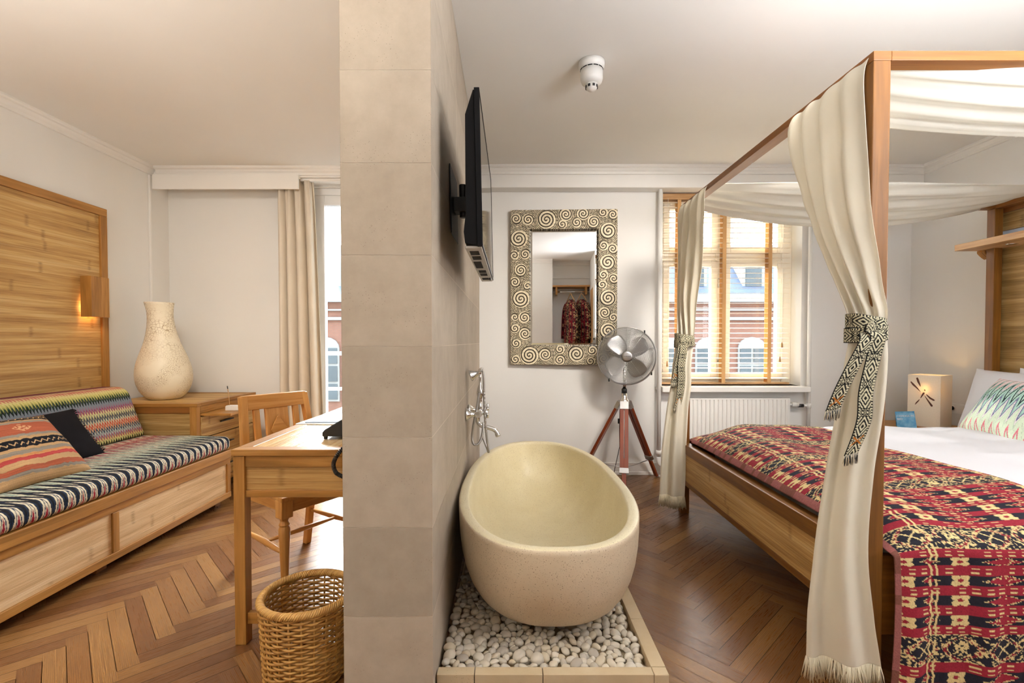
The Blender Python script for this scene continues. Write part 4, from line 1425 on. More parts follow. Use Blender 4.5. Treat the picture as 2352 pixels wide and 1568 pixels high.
# ================================================================== mirror
SP = [(105, 150, 50), (218, 160, 54), (388, 160, 86), (568, 115, 62), (535, 205, 42), (668, 190, 50), (727, 110, 60), (825, 185, 60), (910, 100, 45), (1000, 120, 47),
      (960, 270, 74), (915, 405, 46), (1000, 435, 52), (955, 560, 70), (915, 675, 42), (1010, 710, 48), (905, 765, 42), (960, 890, 77), (930, 1025, 57), (1008, 1070, 43), (960, 1195, 75),
      (955, 1345, 52), (815, 1375, 50), (800, 1475, 40), (670, 1408, 76), (515, 1365, 42), (515, 1465, 52), (380, 1415, 60), (230, 1422, 86), (100, 1460, 42), (920, 1450, 56), (1005, 1470, 40),
      (130, 335, 80), (90, 490, 42), (190, 480, 50), (150, 628, 60), (95, 738, 50), (212, 775, 40), (150, 895, 82), (95, 1065, 36), (185, 1070, 54), (95, 1170, 42), (190, 1220, 60), (105, 1310, 44)]


def make_mirror():
    TH = R(-2.4)
    mr = thing('wall_mirror', 'rectangular wall mirror in a wide carved frame of cream and black spirals', 'mirror', (.438, 4.085, 1.607), TH)
    Wd, Ht = .903, 1.312
    nx, nz = 440, 640
    gx, gz = np.meshgrid(np.linspace(0, 1, nx), np.linspace(0, 1, nz), indexing='ij')
    px = 52 + gx * 996; pz = 65 + gz * 1447           # plan coordinates of the carving
    best = np.full(px.shape, 1e9); ia = np.zeros(px.shape, int)
    for i, (x, y, r) in enumerate(SP):
        d = np.hypot(px - x, pz - y) / r
        m = d < best; best[m] = d[m]; ia[m] = i
    sp = np.array(SP, float)
    dx, dy = px - sp[ia, 0], pz - sp[ia, 1]; rr = np.hypot(dx, dy); th = np.arctan2(dy, dx)
    sgn = np.where(ia % 3 == 0, 1, -1)
    pitch = np.where(sp[ia, 2] > 65, 29.0, 24.0)
    fr = (rr / pitch + sgn * th / (2 * PI)); fr = fr - np.floor(fr)
    ins = best < 1.0
    hsp = smooth(.20, .32, fr) * (1 - smooth(.86, .98, fr))
    # chip texture between spirals, flowing around the nearest one
    a = th * rr; row = np.floor(rr / 13.0); off = hsh(row, ia) * 40
    cell = np.floor((a + off) / 34.0)
    f1 = rr / 13.0 - row; f2 = (a + off) / 34.0 - cell
    hc = smooth(.46, .27, np.abs(f1 - .5)) * smooth(.49, .38, np.abs(f2 - .5)) * (.72 + .28 * hsh(cell, row, ia))
    h = np.where(ins, hsp, hc)
    edge = np.minimum(np.minimum(px - 52, 1048 - px), np.minimum(pz - 65, 1512 - pz))
    cream = lin(230, 217, 188); dark = lin(50, 40, 30)
    nz_ = .82 + .36 * vnoise(px / 9, pz / 9)
    c = (np.array(dark) * (1 - h[..., None]) + np.array(cream) * h[..., None] * nz_[..., None])
    X = (gx - .5) * Wd; Z = (.5 - gz) * Ht
    Y = -.030 - .007 * h
    Y = np.where(edge < 2.5, -.004, Y)
    P = np.stack([X, Y, Z], -1)
    gxl, gxr, gzt, gzb = 233, 867, 250, 1332
    ins_ = ((px > gxl) & (px < gxr) & (pz > gzt) & (pz < gzb))
    q = ins_[:-1, :-1] & ins_[1:, 1:]
    inner = np.minimum(np.minimum(np.abs(px - gxl), np.abs(px - gxr)) + 1e6 * ((pz < gzt) | (pz > gzb)), np.minimum(np.abs(pz - gzt), np.abs(pz - gzb)) + 1e6 * ((px < gxl) | (px > gxr)))
    P[..., 1] = np.where(ins_ | (inner < 2.4), -.006, P[..., 1])
    t = NT('carved_frame_patina'); at = t.add('ShaderNodeVertexColor', layer_name='Col'); t.set(at.outputs[0], .55, spec=.3)
    fo = gridmesh('carved_frame', P[:, ::-1], t.m, parent=mr, col=c[:, ::-1], mask=~q[:, ::-1], local=True, smooth=False)
    bx = MB(); bx.box((-Wd / 2 + .002, -.005, -Ht / 2 + .002), (Wd / 2 - .002, .012, Ht / 2 - .002)); bx.build('backing', M['teakd'], mr, local=True)
    gX = lambda p: (p - 52) / 996 * Wd - Wd / 2
    gZ = lambda p: Ht / 2 - (p - 65) / 1447 * Ht
    bx = MB(); x0, x1, z1, z0 = gX(gxl), gX(gxr), gZ(gzt), gZ(gzb)
    bw = .022; yo, yi = -.010, -.0155
    o_ = [(x0, yo, z0), (x1, yo, z0), (x1, yo, z1), (x0, yo, z1)]; i_ = [(x0 + bw, yi, z0 + bw), (x1 - bw, yi, z0 + bw), (x1 - bw, yi, z1 - bw), (x0 + bw, yi, z1 - bw)]
    bx.v += o_ + i_ + [(p[0], -.006, p[2]) for p in o_]
    bx.face([4, 5, 6, 7], [(0, 0)] * 4)
    for k in range(4):
        k2 = (k + 1) % 4
        bx.face([k, k2, 4 + k2, 4 + k], [(0, 0)] * 4); bx.face([8 + k, 8 + k2, k2, k], [(0, 0)] * 4)
    bx.build('bevelled_glass', M['mirror'], mr, local=True)


make_mirror()

# ================================================================== television
tv = thing('television', 'black flat-screen television on a swivel bracket high on the stone wall', 'television', (-.11, 2.075, 1.735), 0)
tv.rotation_euler = (0, R(-1.25), 0)
b = MB(); hw, hh = .458, .264
yz = basis((0, 0, 0), (0, 1, 0), (0, 0, 1))      # local x->y, y->z, z->x
b.prism([(-hw, -hh), (hw, -hh), (hw, hh), (-hw, hh)], -.012, .004, yz); b.box((.004, -hw, -hh), (.0062, hw, -hh + .012)); b.box((.004, -hw, hh - .007), (.0062, hw, hh)); b.box((.004, -hw, -hh), (.0062, -hw + .007, hh)); b.box((.004, hw - .007, -hh), (.0062, hw, hh)); b.build('bezel', M['tvblack'], tv, local=True, bevel=.002)
MB().box((.0042, -hw + .008, -hh + .012), (.0048, hw - .008, hh - .008)).build('screen', M['screen'], tv, local=True)
b = MB()
# housing: thin at the top, thicker towards the middle, deep with vents below
pr = [(-.012, hh - .004), (-.016, hh - .004), (-.044, hh - .085), (-.050, -hh + .11), (-.058, -hh + .05), (-.054, -hh + .012), (-.012, -hh + .002)]
Mx = Matrix(((1, 0, 0, 0), (0, 0, -1, 0), (0, 1, 0, 0), (0, 0, 0, 1)))
b.prism(pr[::-1], -hw + .006, hw - .006, Mx); b.build('housing', M['tvblack'], tv, local=True, bevel=.003)
b = MB(); b.box((-.055, -hw + .012, -hh - .006), (.002, hw - .012, -hh + .004)); lo = b.build('underside', M['tvgrey'], tv, local=True, bevel=.003)
for y0_ in (-.40, -.30, .05, .15, .30): MB().box((-.044, y0_, -hh - .0075), (-.012, y0_ + .07, -hh - .004)).build('vent', M['dark'], lo, local=True)
MB().box((-.048, -.18, -hh - .0076), (-.018, -.02, -hh - .004)).build('socket_recess', M['dark'], lo, local=True)
MB().box((-.010, .30, -hh - .016), (.0, .34, -hh - .003)).build('receiver', M['black'], lo, local=True, bevel=.002)
b = MB(); b.box((-.142, -.12, -.14), (-.137, .12, .14)); b.box((-.06, -.22, .06), (-.046, .22, .10)); b.box((-.06, -.22, -.10), (-.046, .22, -.06)); b.box((-.137, -.035, -.03), (-.055, .035, .03))
b.tube([(-.10, 0, -.05), (-.10, 0, .09)], .016, 14); b.build('bracket', M['blackm'], tv, local=True, bevel=.002)

# ================================================================== fan
def make_fan():
    F = thing('tripod_fan', 'chrome pedestal fan on a mahogany tripod in front of the mirror and window wall', 'fan', (.905, 3.84, 0))
    c = Vector((.905, 3.78, 1.035)); ap = Vector((.902, 3.84, .665))
    # legs
    for ang, fr in ((-103, .37), (35, .40), (145, .40)):
        d = Vector((math.cos(R(ang)), math.sin(R(ang)), 0))
        top = ap + d * .035; foot = Vector((ap.x, ap.y, 0)) + d * fr
        if ang > 0: foot.y = min(foot.y, 4.045)
        ax = (foot - top).normalized(); side = ax.cross(Vector((0, 0, 1))).normalized()
        mid = top + (foot - top) * .66
        Mx = basis(top, side, d)
        Mt = Matrix(((side.x, d.cross(side).x, ax.x, 0), (side.y, 0, ax.y, 0), (side.z, 0, ax.z, 0), (0, 0, 0, 1)))
        nrm = ax.cross(side)
        Mt = Matrix(((side.x, nrm.x, ax.x, top.x), (side.y, nrm.y, ax.y, top.y), (side.z, nrm.z, ax.z, top.z), (0, 0, 0, 1)))
        Lg = (foot - top).length
        b = MB(); b.box((-.032, -.011, .02), (-.003, .011, Lg * .72), Mt); b.box((.003, -.011, .02), (.032, .011, Lg * .72), Mt)
        b.box((-.016, -.0095, Lg * .6), (.016, .0095, Lg * .985), Mt)
        lg = b.build('leg', M['mahog'], F, bevel=.002)
        for q0, q1, qw, qt in ((.70, .755, .035, .014), (-.005 / Lg, .06 / Lg, .034, .016), (.985, 1, .012, .012)):
            MB().box((-qw, -qt, Lg * q0), (qw, qt, Lg * q1), Mt).build('leg_fitting', M['steel'], lg, bevel=.002)
    b = MB()
    pts = []
    for ang, fr in ((-103, .28), (35, .30), (145, .30)):
        pts.append(Vector((ap.x + fr * math.cos(R(ang)), min(4.03, ap.y + fr * math.sin(R(ang))), .155)))
    cen = Vector((ap.x, ap.y + .02, .13))
    for p in pts: b.tube([p, (p + cen) / 2 + Vector((0, 0, -.008)), cen], .0035, 6)
    b.build('spreader_chain', M['steel'], F)
    b = MB(); b.lathe([(.034, .63), (.040, .645), (.040, .675), (.028, .69), (.0235, .70), (.0235, .735)], 24, Matrix.Translation((ap.x, ap.y, 0))); b.build('tripod_head', M['chrome'], F)
    b = MB(); b.lathe([(.022, .735), (.022, .768), (.019, .772)], 24, Matrix.Translation((ap.x, ap.y, 0))); b.build('collar', M['black'], F)
    b = MB(); b.tube([(ap.x, ap.y, .765), (ap.x, ap.y, .98)], .0155, 20); b.tube([(ap.x, ap.y, .97), (ap.x, ap.y, 1.035)], .011, 14); b.build('pole', M['chrome'], F)
    b = MB(); b.tube([(ap.x - .03, ap.y + .01, .66), (ap.x - .034, ap.y + .012, .5), (ap.x - .03, ap.y + .02, .3), (ap.x - .06, ap.y + .1, .06), (ap.x - .1, ap.y + .16, .006)], .003, 6); b.box((ap.x - .05, ap.y - .004, .49), (ap.x - .035, ap.y + .01, .53)); b.build('power_cord', M['black'], F)
    # head (axis -Y, very slightly turned to the camera side)
    Mh = Matrix.Translation(c) @ Matrix.Rotation(R(-9), 4, 'Z') @ basis((0, 0, 0), (1, 0, 0), (0, 0, 1))   # local z points to -y
    zc = Mh.to_3x3() @ Vector((0, 0, 1))
    if zc.y > 0: Mh = Mh @ Matrix.Rotation(PI, 4, 'Y')
    Rr = .226
    def dome(r, s): return s * (.062 * math.sqrt(max(0, 1 - (r / Rr) ** 2.6)))
    for s, nm in ((1, 'front_grille'), (-1, 'rear_grille')):
        b = MB()
        for r in np.linspace(.046, Rr - .004, 30):
            m = 72
            b.tube([Mh @ Vector((r * math.cos(2 * PI * i / m), r * math.sin(2 * PI * i / m), dome(r, s))) for i in range(m)], .0014, 4, closed=True)
        for k in range(10):
            a = 2 * PI * k / 10 + .31
            b.tube([Mh @ Vector((r * math.cos(a), r * math.sin(a), dome(r, s) - s * .002)) for r in np.linspace(.04, Rr, 9)], .0019, 5)
        b.build(nm, M['wire'], F)
    b = MB(); b.tube([Mh @ Vector((Rr * math.cos(2 * PI * i / 96), Rr * math.sin(2 * PI * i / 96), 0)) for i in range(96)], .0055, 10, closed=True, sq=(1, 1.6))
    b.build('rim_band', M['steel'], F)
    b = MB()
    for k in range(4):
        a = k * PI / 2 + .95
        p = Mh @ Vector(((Rr + .008) * math.cos(a), (Rr + .008) * math.sin(a), .004)); b.lathe([(.006, -.012), (.006, .012)], 8, Matrix.Translation(p))
    b.build('rim_clip', M['black'], F)
    hb = MB().lathe([(.041, .050), (.043, .062), (.041, .070), (.030, .073), (0, .0735)], 36, Mh).build('badge', M['steel'], F)
    b = MB()
    for i, wl in enumerate((.004, .003, .004, .005, .003, .004, .005, .003, .004)):
        b.box((-.026 + i * .006, -.0018, .0728), (-.026 + i * .006 + wl, .0018, .0742), Mh)
    b.build('badge_lettering', M['black'], hb)
    MB().lathe([(.0, -.16), (.030, -.158), (.048, -.14), (.052, -.07), (.047, -.045), (.03, -.04)], 32, Mh).build('motor', M['steel'], F)
    MB().lathe([(.035, -.03), (.035, .02), (.028, .032), (0, .034)], 28, Mh).build('hub', M['steel'], F)
    for k in range(4):
        a = k * PI / 2 + R(37)
        n_, m_ = 14, 10
        P = np.zeros((n_, m_, 3))
        for i, t in enumerate(np.linspace(0, 1, n_)):
            r = .03 + .165 * t
            hw_ = (.022 + .050 * math.sin(PI * min(1, t * .62 + .1)) ** 1.0) * math.sqrt(max(0.0, 1 - max(0, (t - .72) / .28) ** 2.5))
            for j, w in enumerate(np.linspace(-1, 1, m_)):
                x = r; y = w * hw_ + .012 * t
                z = -.012 + w * .020 * (1 - .35 * t)
                xr = x * math.cos(a) - y * math.sin(a); yr = x * math.sin(a) + y * math.cos(a)
                P[i, j] = Mh @ Vector((xr, yr, z))
        gridmesh('blade', P, M['steel'], parent=F, solid=.0015)


make_fan()

# ---- smoke detector
sd_ = thing('smoke_detector', 'white round smoke detector with sounder base on the ceiling', 'smoke detector', (.414, 2.52, ZC))
T_ = Matrix.Translation((.414, 2.52, 0))
MB().lathe([(.050, 2.555), (.066, 2.572), (.068, 2.598)][::1], 40, T_).build('base', M['white'], sd_)
MB().lathe([(.0, 2.484), (.03, 2.486), (.052, 2.495), (.058, 2.512), (.058, 2.556), (.052, 2.557)], 40, T_).build('body', M['white'], sd_)
b = MB()
for k in range(12):
    a = 2 * PI * k / 12
    b.tube([Vector((.414 + .0565 * math.cos(a + t), 2.52 + .0565 * math.sin(a + t), 2.558)) for t in np.linspace(.03, .42, 6)], .0035, 5)
b.build('vent_slot', M['dark'], sd_)
dm = MB().lathe([(.0, 2.452), (.018, 2.454), (.027, 2.463), (.032, 2.486)], 28, T_).build('sensor_cap', M['white'], sd_)
b = MB()
for k in range(8):
    a = 2 * PI * k / 8 + .2
    b.box((-.006, -.002, 0), (.006, .002, .012), Matrix.Translation((.414 + .0305 * math.cos(a), 2.52 + .0305 * math.sin(a), 2.466)) @ Matrix.Rotation(a + PI / 2, 4, 'Z'))
b.build('sensor_slot', M['black'], dm)

# ---- venetian blind
vb = thing('venetian_blind', 'open wooden venetian blind with pale slats and tan ladder tapes in the window', 'blind', (1.88, 4.19, .77))
t = NT('pale_slat'); n = t.noise(t.mapping(t.coord('UV'), (2, 40, 1)), 1, 4); t.set(t.ramp(n, [(.3, lin(232, 216, 192)), (.7, lin(242, 230, 210))]), .45); M['slat'] = t.m
M['tape'] = cloth('tan_ladder_tape', lin(216, 172, 118), trans=.15)
bx0, bx1 = WX0 + .008, 2.415
MB().box((bx0, 4.150, 2.372), (bx1, 4.225, 2.424)).build('head_rail', M['teakl'], vb, bevel=.003)
MB().box((bx0, 4.163, .776), (bx1, 4.213, .794)).build('bottom_rail', M['teakl'], vb, bevel=.003)
sl = MB(); 
for i in range(5): pass
ns = 36
sl.box((bx0, -.025, -.0014), (bx1, .025, .0014), ax=0)
s0 = sl.build('slat', M['slat'], vb)
zs = np.linspace(.83, 2.355, ns)
s0.location = (0, 4.188, float(zs[0])); s0.rotation_euler = (R(5), 0, 0)
for z in zs[1:]:
    o = s0.copy(); COL.objects.link(o); o.location = (0, 4.188, float(z)); o.rotation_euler = (R(5 + random.uniform(-1.0, 1.0)), 0, 0)
for xx in (1.445, 1.838, 2.235):
    b = MB(); b.box((xx - .016, 4.1580, .79), (xx + .016, 4.1588, 2.375)); b.box((xx - .016, 4.2172, .79), (xx + .016, 4.218, 2.375)); b.build('ladder_tape', M['tape'], vb)
for xx, zz_ in ((1.343, .935), (2.335, 1.10), (2.318, .975)):
    b = MB(); b.tube([(xx, 4.145, 2.38), (xx, 4.143, zz_ + .04)], .0012, 5); b.build('pull_cord', M['paper'], vb)
    MB().lathe([(.004, zz_ + .045), (.006, zz_ + .035), (.009, zz_), (.006, zz_ - .002)][::-1], 12, Matrix.Translation((xx, 4.143, 0))).build('cord_knob', M['teakl'], vb)

# ---- radiator and pipes
rd = thing('radiator', 'white ribbed panel radiator under the window', 'radiator', (1.95, 4.05, .12))
rx0, rx1, rz0, rz1 = 1.43, 2.345, .14, .672
b = MB()
n_ = 25; pts = []
stp = (rx1 - rx0 - .03) / n_
for i in range(n_):
    x = rx0 + .015 + i * stp
    pts += [(x, 0), (x + stp * .28, 0), (x + stp * .40, -.009), (x + stp * .88, -.009), (x + stp, 0)]
base = len(b.v)
for z in (rz0 + .012, rz1 - .012):
    for x, y in pts: b.v.append((x, 4.035 + y, z))
m = len(pts)
for i in range(m - 1): b.face([base + i, base + i + 1, base + m + i + 1, base + m + i], [(0, 0)] * 4, 0, False)
b.box((rx0, 4.036, rz0), (rx1, 4.048, rz1)); b.box((rx0, 4.028, rz0), (rx0 + .016, 4.05, rz1)); b.box((rx1 - .016, 4.028, rz0), (rx1, 4.05, rz1)); b.box((rx0, 4.027, rz1 - .013), (rx1, 4.05, rz1)); b.box((rx0, 4.027, rz0), (rx1, 4.05, rz0 + .013))
b.build('front_panel', M['white'], rd, bevel=.0015)
MB().box((rx0 + .01, 4.088, rz0 + .005), (rx1 - .01, 4.100, rz1 - .008)).build('rear_panel', M['white'], rd)
b = MB()
for i in range(46):
    x = rx0 + .02 + i * (rx1 - rx0 - .04) / 46; b.box((x, 4.05, rz1 - .012), (x + .012, 4.088, rz1 - .008))
b.build('top_grille', M['white'], rd)
for xx in (rx0 + .15, rx1 - .18): MB().box((xx, 4.098, .25), (xx + .03, YB, .60)).build('wall_bracket', M['white'], rd)
b = MB(); b.tube([(rx1, 4.06, .615), (2.40, 4.06, .615)], .010, 12); b.tube([(2.375, 4.06, .615), (2.43, 4.06, .615)], .021, 16); b.build('valve', M['white'], rd)
MB().tube([(2.43, 4.06, .605), (2.475, 4.06, .605)], .015, 12).build('valve_collar', M['black'], rd)
b = MB(); b.tube([(2.475, 4.06, .605), (2.52, 4.06, .605)], .010, 12); b.tube([(2.52, 4.06, .0), (2.52, 4.06, 2.426)], .016, 16); b.tube([(2.52, 4.06, .585), (2.52, 4.06, .625)], .021, 16)
o = b.build('heating_pipe', M['white']); tag(o, 'white vertical heating pipe right of the window behind the bed', 'pipe', 'white heating risers')
b = MB(); b.tube([(1.248, 4.055, .16), (1.248, 4.055, 2.426)], .017, 16); b.tube([(1.248, 4.055, .19), (1.248, 4.055, .225)], .023, 16)
b.tube(spath([(1.248, 4.055, .17), (1.25, 4.052, .12), (1.275, 4.045, .085), (1.28, 4.045, .0)], 12), .019, 14)
b.lathe([(.036, 0), (.034, .012), (.02, .016)], 20, Matrix.Translation((1.28, 4.045, 0))); b.box((1.235, 4.06, .738), (1.262, 4.12, .758))
o = b.build('heating_pipe', M['white']); tag(o, 'white vertical heating pipe between the fan and the window, bent at the floor', 'pipe', 'white heating risers')
b = MB(); b.tube([(1.262, 4.055, .21), (1.30, 4.055, .21)], .012, 12); b.tube([(1.30, 4.055, .21), (1.335, 4.055, .21)], .018, 12); b.build('stop_valve', M['white'], o)

# ---- alcove behind the camera (seen in the mirror): shelf, rod, robes
sh = thing('clothes_shelf', 'wooden shelf with hanging rod in the alcove reflected in the mirror', 'shelf', (.68, -.5, 2.05))
MB().box((.348, -.676, 2.11), (1.0, -.33, 2.14)).build('shelf_board', M['teak'], sh, bevel=.002)
for xx in (.40, .92): MB().box((xx, -.676, 1.98), (xx + .035, -.38, 2.11)).build('bracket', M['teak'], sh, bevel=.003)
MB().tube([(.348, -.42, 2.03), (1.0, -.42, 2.03)], .012, 12).build('rod', M['chrome'], sh)
# ================================================================== bed
def throw_pat(u, v):
    """cotton ikat: u from the hem inward, v along the bed width (metres)"""
    RD, BK, CR, HM = lin(152, 42, 56), lin(40, 39, 48), lin(222, 199, 142), lin(160, 100, 96)
    u = np.asarray(u, float); v = np.asarray(v, float)
    uj = u + (hsh(np.floor(v / .0022), 3) - .5) * .0045 + (vnoise(u * 200, v * 60) - .5) * .003
    C = np.empty(u.shape + (3,)); C[:] = RD
    per, med = .37, .088
    vv = v - np.floor(v / per) * per
    row = (vv - med) / .0627
    k = np.floor(row); f = row - k
    isrow = vv >= med
    redp = isrow & ((f < .47) | (k >= 4))
    blk = isrow & ~redp
    C[blk] = BK
    # dashes on the red stripes
    g = np.floor(uj / .040); du = uj - g * .040
    fr = np.where(k >= 4, f, f)
    dash = redp & (du < .017 + .008 * hsh(g, k)) & (((fr > .09) & (fr < .155)) | ((fr > .30) & (fr < .365))) & (hsh(g, k, np.floor(v / per)) < .72)
    C[dash] = CR
    # flowers and arrowheads on the black stripes
    dv = (f - .735) * .0627
    pu = .272
    def cells(u0):
        return (uj - u0) - np.floor((uj - u0) / pu + .5) * pu
    fu = np.where(uj < .115, uj - .026, cells(.205))
    fa_, fb_ = fu / .030, dv / .0185
    r = np.hypot(fa_, fb_); th = np.arctan2(fb_, fa_)
    fl = isrow & (k < 4) & (r < .72 + .48 * np.abs(np.sin(2 * th)) ** 1.3) & (np.abs(dv) < .0195)
    aw = np.where(uj < .115, uj - .118, cells(.205 + pu / 2))
    L = np.where(uj < .115, .034, .062)
    t = np.abs(aw) / L
    ar = blk & (np.abs(dv) < .0155 * (1 - t))
    ao = blk & (np.abs(dv) < .0155 * (1 - t) + .0035) & ~ar & (hsh(np.floor(uj / .005), np.floor(v / .003)) < .45)
    C[ar] = RD; C[ao] = CR
    dot = ar & (hsh(np.floor(uj / .006), np.floor(v / .004), 5) < .09); C[dot] = CR
    C[fl] = CR; C[blk & (r < .32)] = RD
    # medallion band
    mb = ~isrow
    C[mb] = BK
    dv2 = vv - med / 2
    cu = (uj - .02) / .128; ci = np.floor(cu); mu = (cu - ci - .5) * .128
    e = np.abs(mu) / .060 + np.abs(dv2) / .042
    e2 = np.hypot(mu / .058, dv2 / .040)
    ee = .5 * e + .5 * e2
    sp_ = vnoise(uj * 170 + 5, v * 190)
    ring = mb & (ee > .78) & (ee < 1.06)
    C[ring & (sp_ > .42)] = RD; C[ring & (sp_ > .66)] = CR
    line = mb & ((np.abs(ee - .79) < .030) | (np.abs(ee - 1.03) < .032)) & (hsh(np.floor(uj / .0055), np.floor(v / .0045)) < .72)
    C[line] = CR
    out = mb & (ee >= 1.08); C[out & (sp_ > .68)] = CR
    inn = mb & (ee <= .74)
    cross = inn & ((np.abs(np.abs(mu) - np.abs(dv2) * 1.25) < .0035) & (np.abs(dv2) < .019)); C[cross] = CR
    pet = inn & (ci % 2 == 1) & (np.hypot(mu, dv2) < .024) & (sp_ > .5); C[pet] = CR
    C[mb & ((np.abs(dv2) > .041)) & (hsh(np.floor(uj / .008), 9) < .5)] = CR
    # double line that crosses the bands, hem
    wob = .0035 * np.sin(v * 95) + .002 * np.sin(v * 260)
    ln = (np.abs(u - .112 - wob) < .0038) | (np.abs(u - .130 - wob * .7) < .0035)
    C[ln & (hsh(np.floor(v / .012), 4) < .82)] = CR
    hem = u < .0165
    C[hem] = np.array(HM)
    C[hem & (vnoise(u * 10, v * 30) > .58)] = lin(132, 84, 74)
    tex = .84 + .32 * hsh(np.floor(u / .0026), np.floor(v / .0026))
    return C * tex[..., None]


BXF, BY0, BY1, BXH = 1.13, 1.515, 3.235, 3.30
bed = thing('four_poster_bed', 'large teak four-poster canopy bed with bamboo footboard', 'bed', (2.2, 2.4, 0))
PW = .055
for (xx, yy) in ((BXF, BY0), (BXF, BY1 - PW), (BXH - .11, BY0), (BXH - .11, BY1 - PW)):
    MB().box((xx, yy, 0), (xx + PW, yy + PW, 2.028)).build('post', M['bedteak'], bed, bevel=.003)
MB().box((BXF, BY0, 2.028), (BXF + .057, BY1, 2.058)).build('canopy_beam', M['teakd'], bed, bevel=.002)
for yy in (BY0, BY1 - .057): MB().box((BXF + .057, yy, 2.028), (BXH - .05, yy + .057, 2.058)).build('canopy_beam', M['teakd'], bed, bevel=.002)
MB().box((BXH - .107, BY0 + .057, 2.028), (BXH - .05, BY1 - .057, 2.058)).build('canopy_beam', M['teakd'], bed, bevel=.002)
fy0, fy1 = BY0 + PW, BY1 - PW
b = MB(); b.box((BXF + .002, fy0, .412), (BXF + .06, fy1, .474)); b.build('foot_rail', M['bedteak'], bed, bevel=.004)
b = MB(); b.box((BXF + .006, fy0, .205), (BXF + .04, fy1, .238)); b.build('lower_foot_rail', M['bedteak'], bed, bevel=.004)
MB().box((BXF + .008, fy0, .238), (BXF + .03, fy1, .412), ax=1).build('foot_panel', M['bamboo'], bed)
for yy in (BY0 + .008, BY1 - .042): MB().box((BXF + PW, yy, .205), (BXH - .11, yy + .034, .46)).build('side_rail', M['bedteak'], bed, bevel=.004)
MB().box((BXF + .06, fy0, .25), (BXH - .12, fy1, .29)).build('bed_slats', M['teakl'], bed)

# headboard: frame, bamboo, shelf with downlights and carved capital
hb = thing('headboard', 'tall bamboo headboard in a teak frame with lamp shelf on the right wall', 'headboard', (3.3, 2.4, 0))
hx0, hx1 = 3.255, 3.31
hy1 = 3.30
for yy in (1.30, hy1 - .052): MB().box((hx0, yy, .3), (hx1, yy + .052, 2.06)).build('stile', M['teak'], hb, bevel=.003)
b = MB(); b.box((hx0, 1.352, 2.0), (hx1, hy1 - .052, 2.06)); b.box((hx0 - .05, 1.28, 2.06), (hx1, hy1 + .02, 2.085)); b.build('top_rail', M['teakd'], hb, bevel=.003)
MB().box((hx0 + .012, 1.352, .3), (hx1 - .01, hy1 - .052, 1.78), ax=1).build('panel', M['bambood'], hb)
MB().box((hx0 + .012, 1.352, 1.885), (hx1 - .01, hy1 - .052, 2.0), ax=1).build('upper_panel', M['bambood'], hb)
MB().box((hx0 + .03, 1.352, 1.78), (hx1 - .01, hy1 - .052, 1.885)).build('pale_strip', plain('pale_blue_paint', lin(206, 220, 238), .6), hb)
shf = MB().box((3.035, 1.28, 1.768), (hx1, hy1, 1.81), ax=1).build('shelf', M['teakl'], hb, bevel=.003)
for yy in (3.05, 2.4, 1.75):
    MB().lathe([(.026, 1.764), (.030, 1.7665), (.030, 1.769)], 24, Matrix.Translation((3.17, yy, 0))).build('downlight', M['chrome'], shf)
for yy in (hy1 - .052, 1.30):
    b = MB()
    for i, (w_, z_) in enumerate(((.046, 1.768), (.040, 1.757), (.033, 1.746), (.026, 1.736))):
        b.box((hx0 - w_, yy - .005, z_ - .013), (hx0, yy + .057, z_))
    for i in range(4):
        b.tube(spath([(hx0 - .012, yy + .008 + i * .013, 1.716), (hx0 - .03, yy + .008 + i * .013, 1.727), (hx0 - .05, yy + .008 + i * .013, 1.745), (hx0 - .06, yy + .008 + i * .013, 1.757), (hx0 - .052, yy + .008 + i * .013, 1.766)], 10), [.008] * 8 + [.010, .006], 8)
    b.tube([(hx0 - .066, yy + .026, 1.755), (hx0 - .06, yy + .026, 1.765)], .011, 10)
    b.build('carved_capital', M['teak'], hb, bevel=.002)


# ---- mattress, duvet, throw
def bed_sec(s):
    """cross-section over the bed, s in [0,1] far bottom -> near bottom : (y, z 0..1 puff)"""
    yc, hw = 2.372, .878
    th = PI * (1 - s)
    c, sn = np.cos(th), np.sin(th)
    y = yc - np.sign(c) * hw * np.abs(c) ** .42
    z = np.clip(sn, 0, 1) ** .42
    return y, z


def top_z(x, y):
    d = np.clip((y - 1.56) / 1.63, 0, 1)
    puff = .028 * np.sin(PI * d) ** .6 + .016 * np.cos(2 * PI * (d - .25)) * smooth(1.5, 2.1, x) + .010 * np.sin(x * 9 + 2 * y) * np.sin(y * 4 + 1)
    puff = puff + .055 * smooth(.55, 1.0, d) * smooth(1.25, 1.5, x) * (1 - .6 * smooth(1.9, 2.8, x)) * (1 - smooth(.90, 1.0, d))
    return .565 + puff + .032 * smooth(1.85, 2.3, x) * smooth(.35, .8, d)


def cover(x, sv, base_z, foot=1.195, lift=0.0, drop_near=.0, drop_far=.0):
    """x grid, sv grid of the section parameter: 0..1 = arch, <0 far drop (m), >1 near drop (m beyond 1)"""
    s = np.clip(sv, 0.0, 1.0)
    y, zf = bed_sec(s)
    tz = top_z(x, y)
    near = np.clip(sv - 1, 0, None); far = np.clip(-sv, 0, None)
    edge = .44
    z = edge + (tz - edge) * zf
    # foot end rounds down to the rail
    fx_ = np.clip((x - foot) / .22, 0, 1)
    k = np.sqrt(np.clip(1 - (1 - fx_) ** 2.2, 0, 1))
    z = np.where(z > .4665, .4665 + (z - .4665) * k, z)
    z = z - near - far
    y = y - near * .02 + far * .02
    return np.stack([x, y - lift * (sv > .9), z + lift], -1)


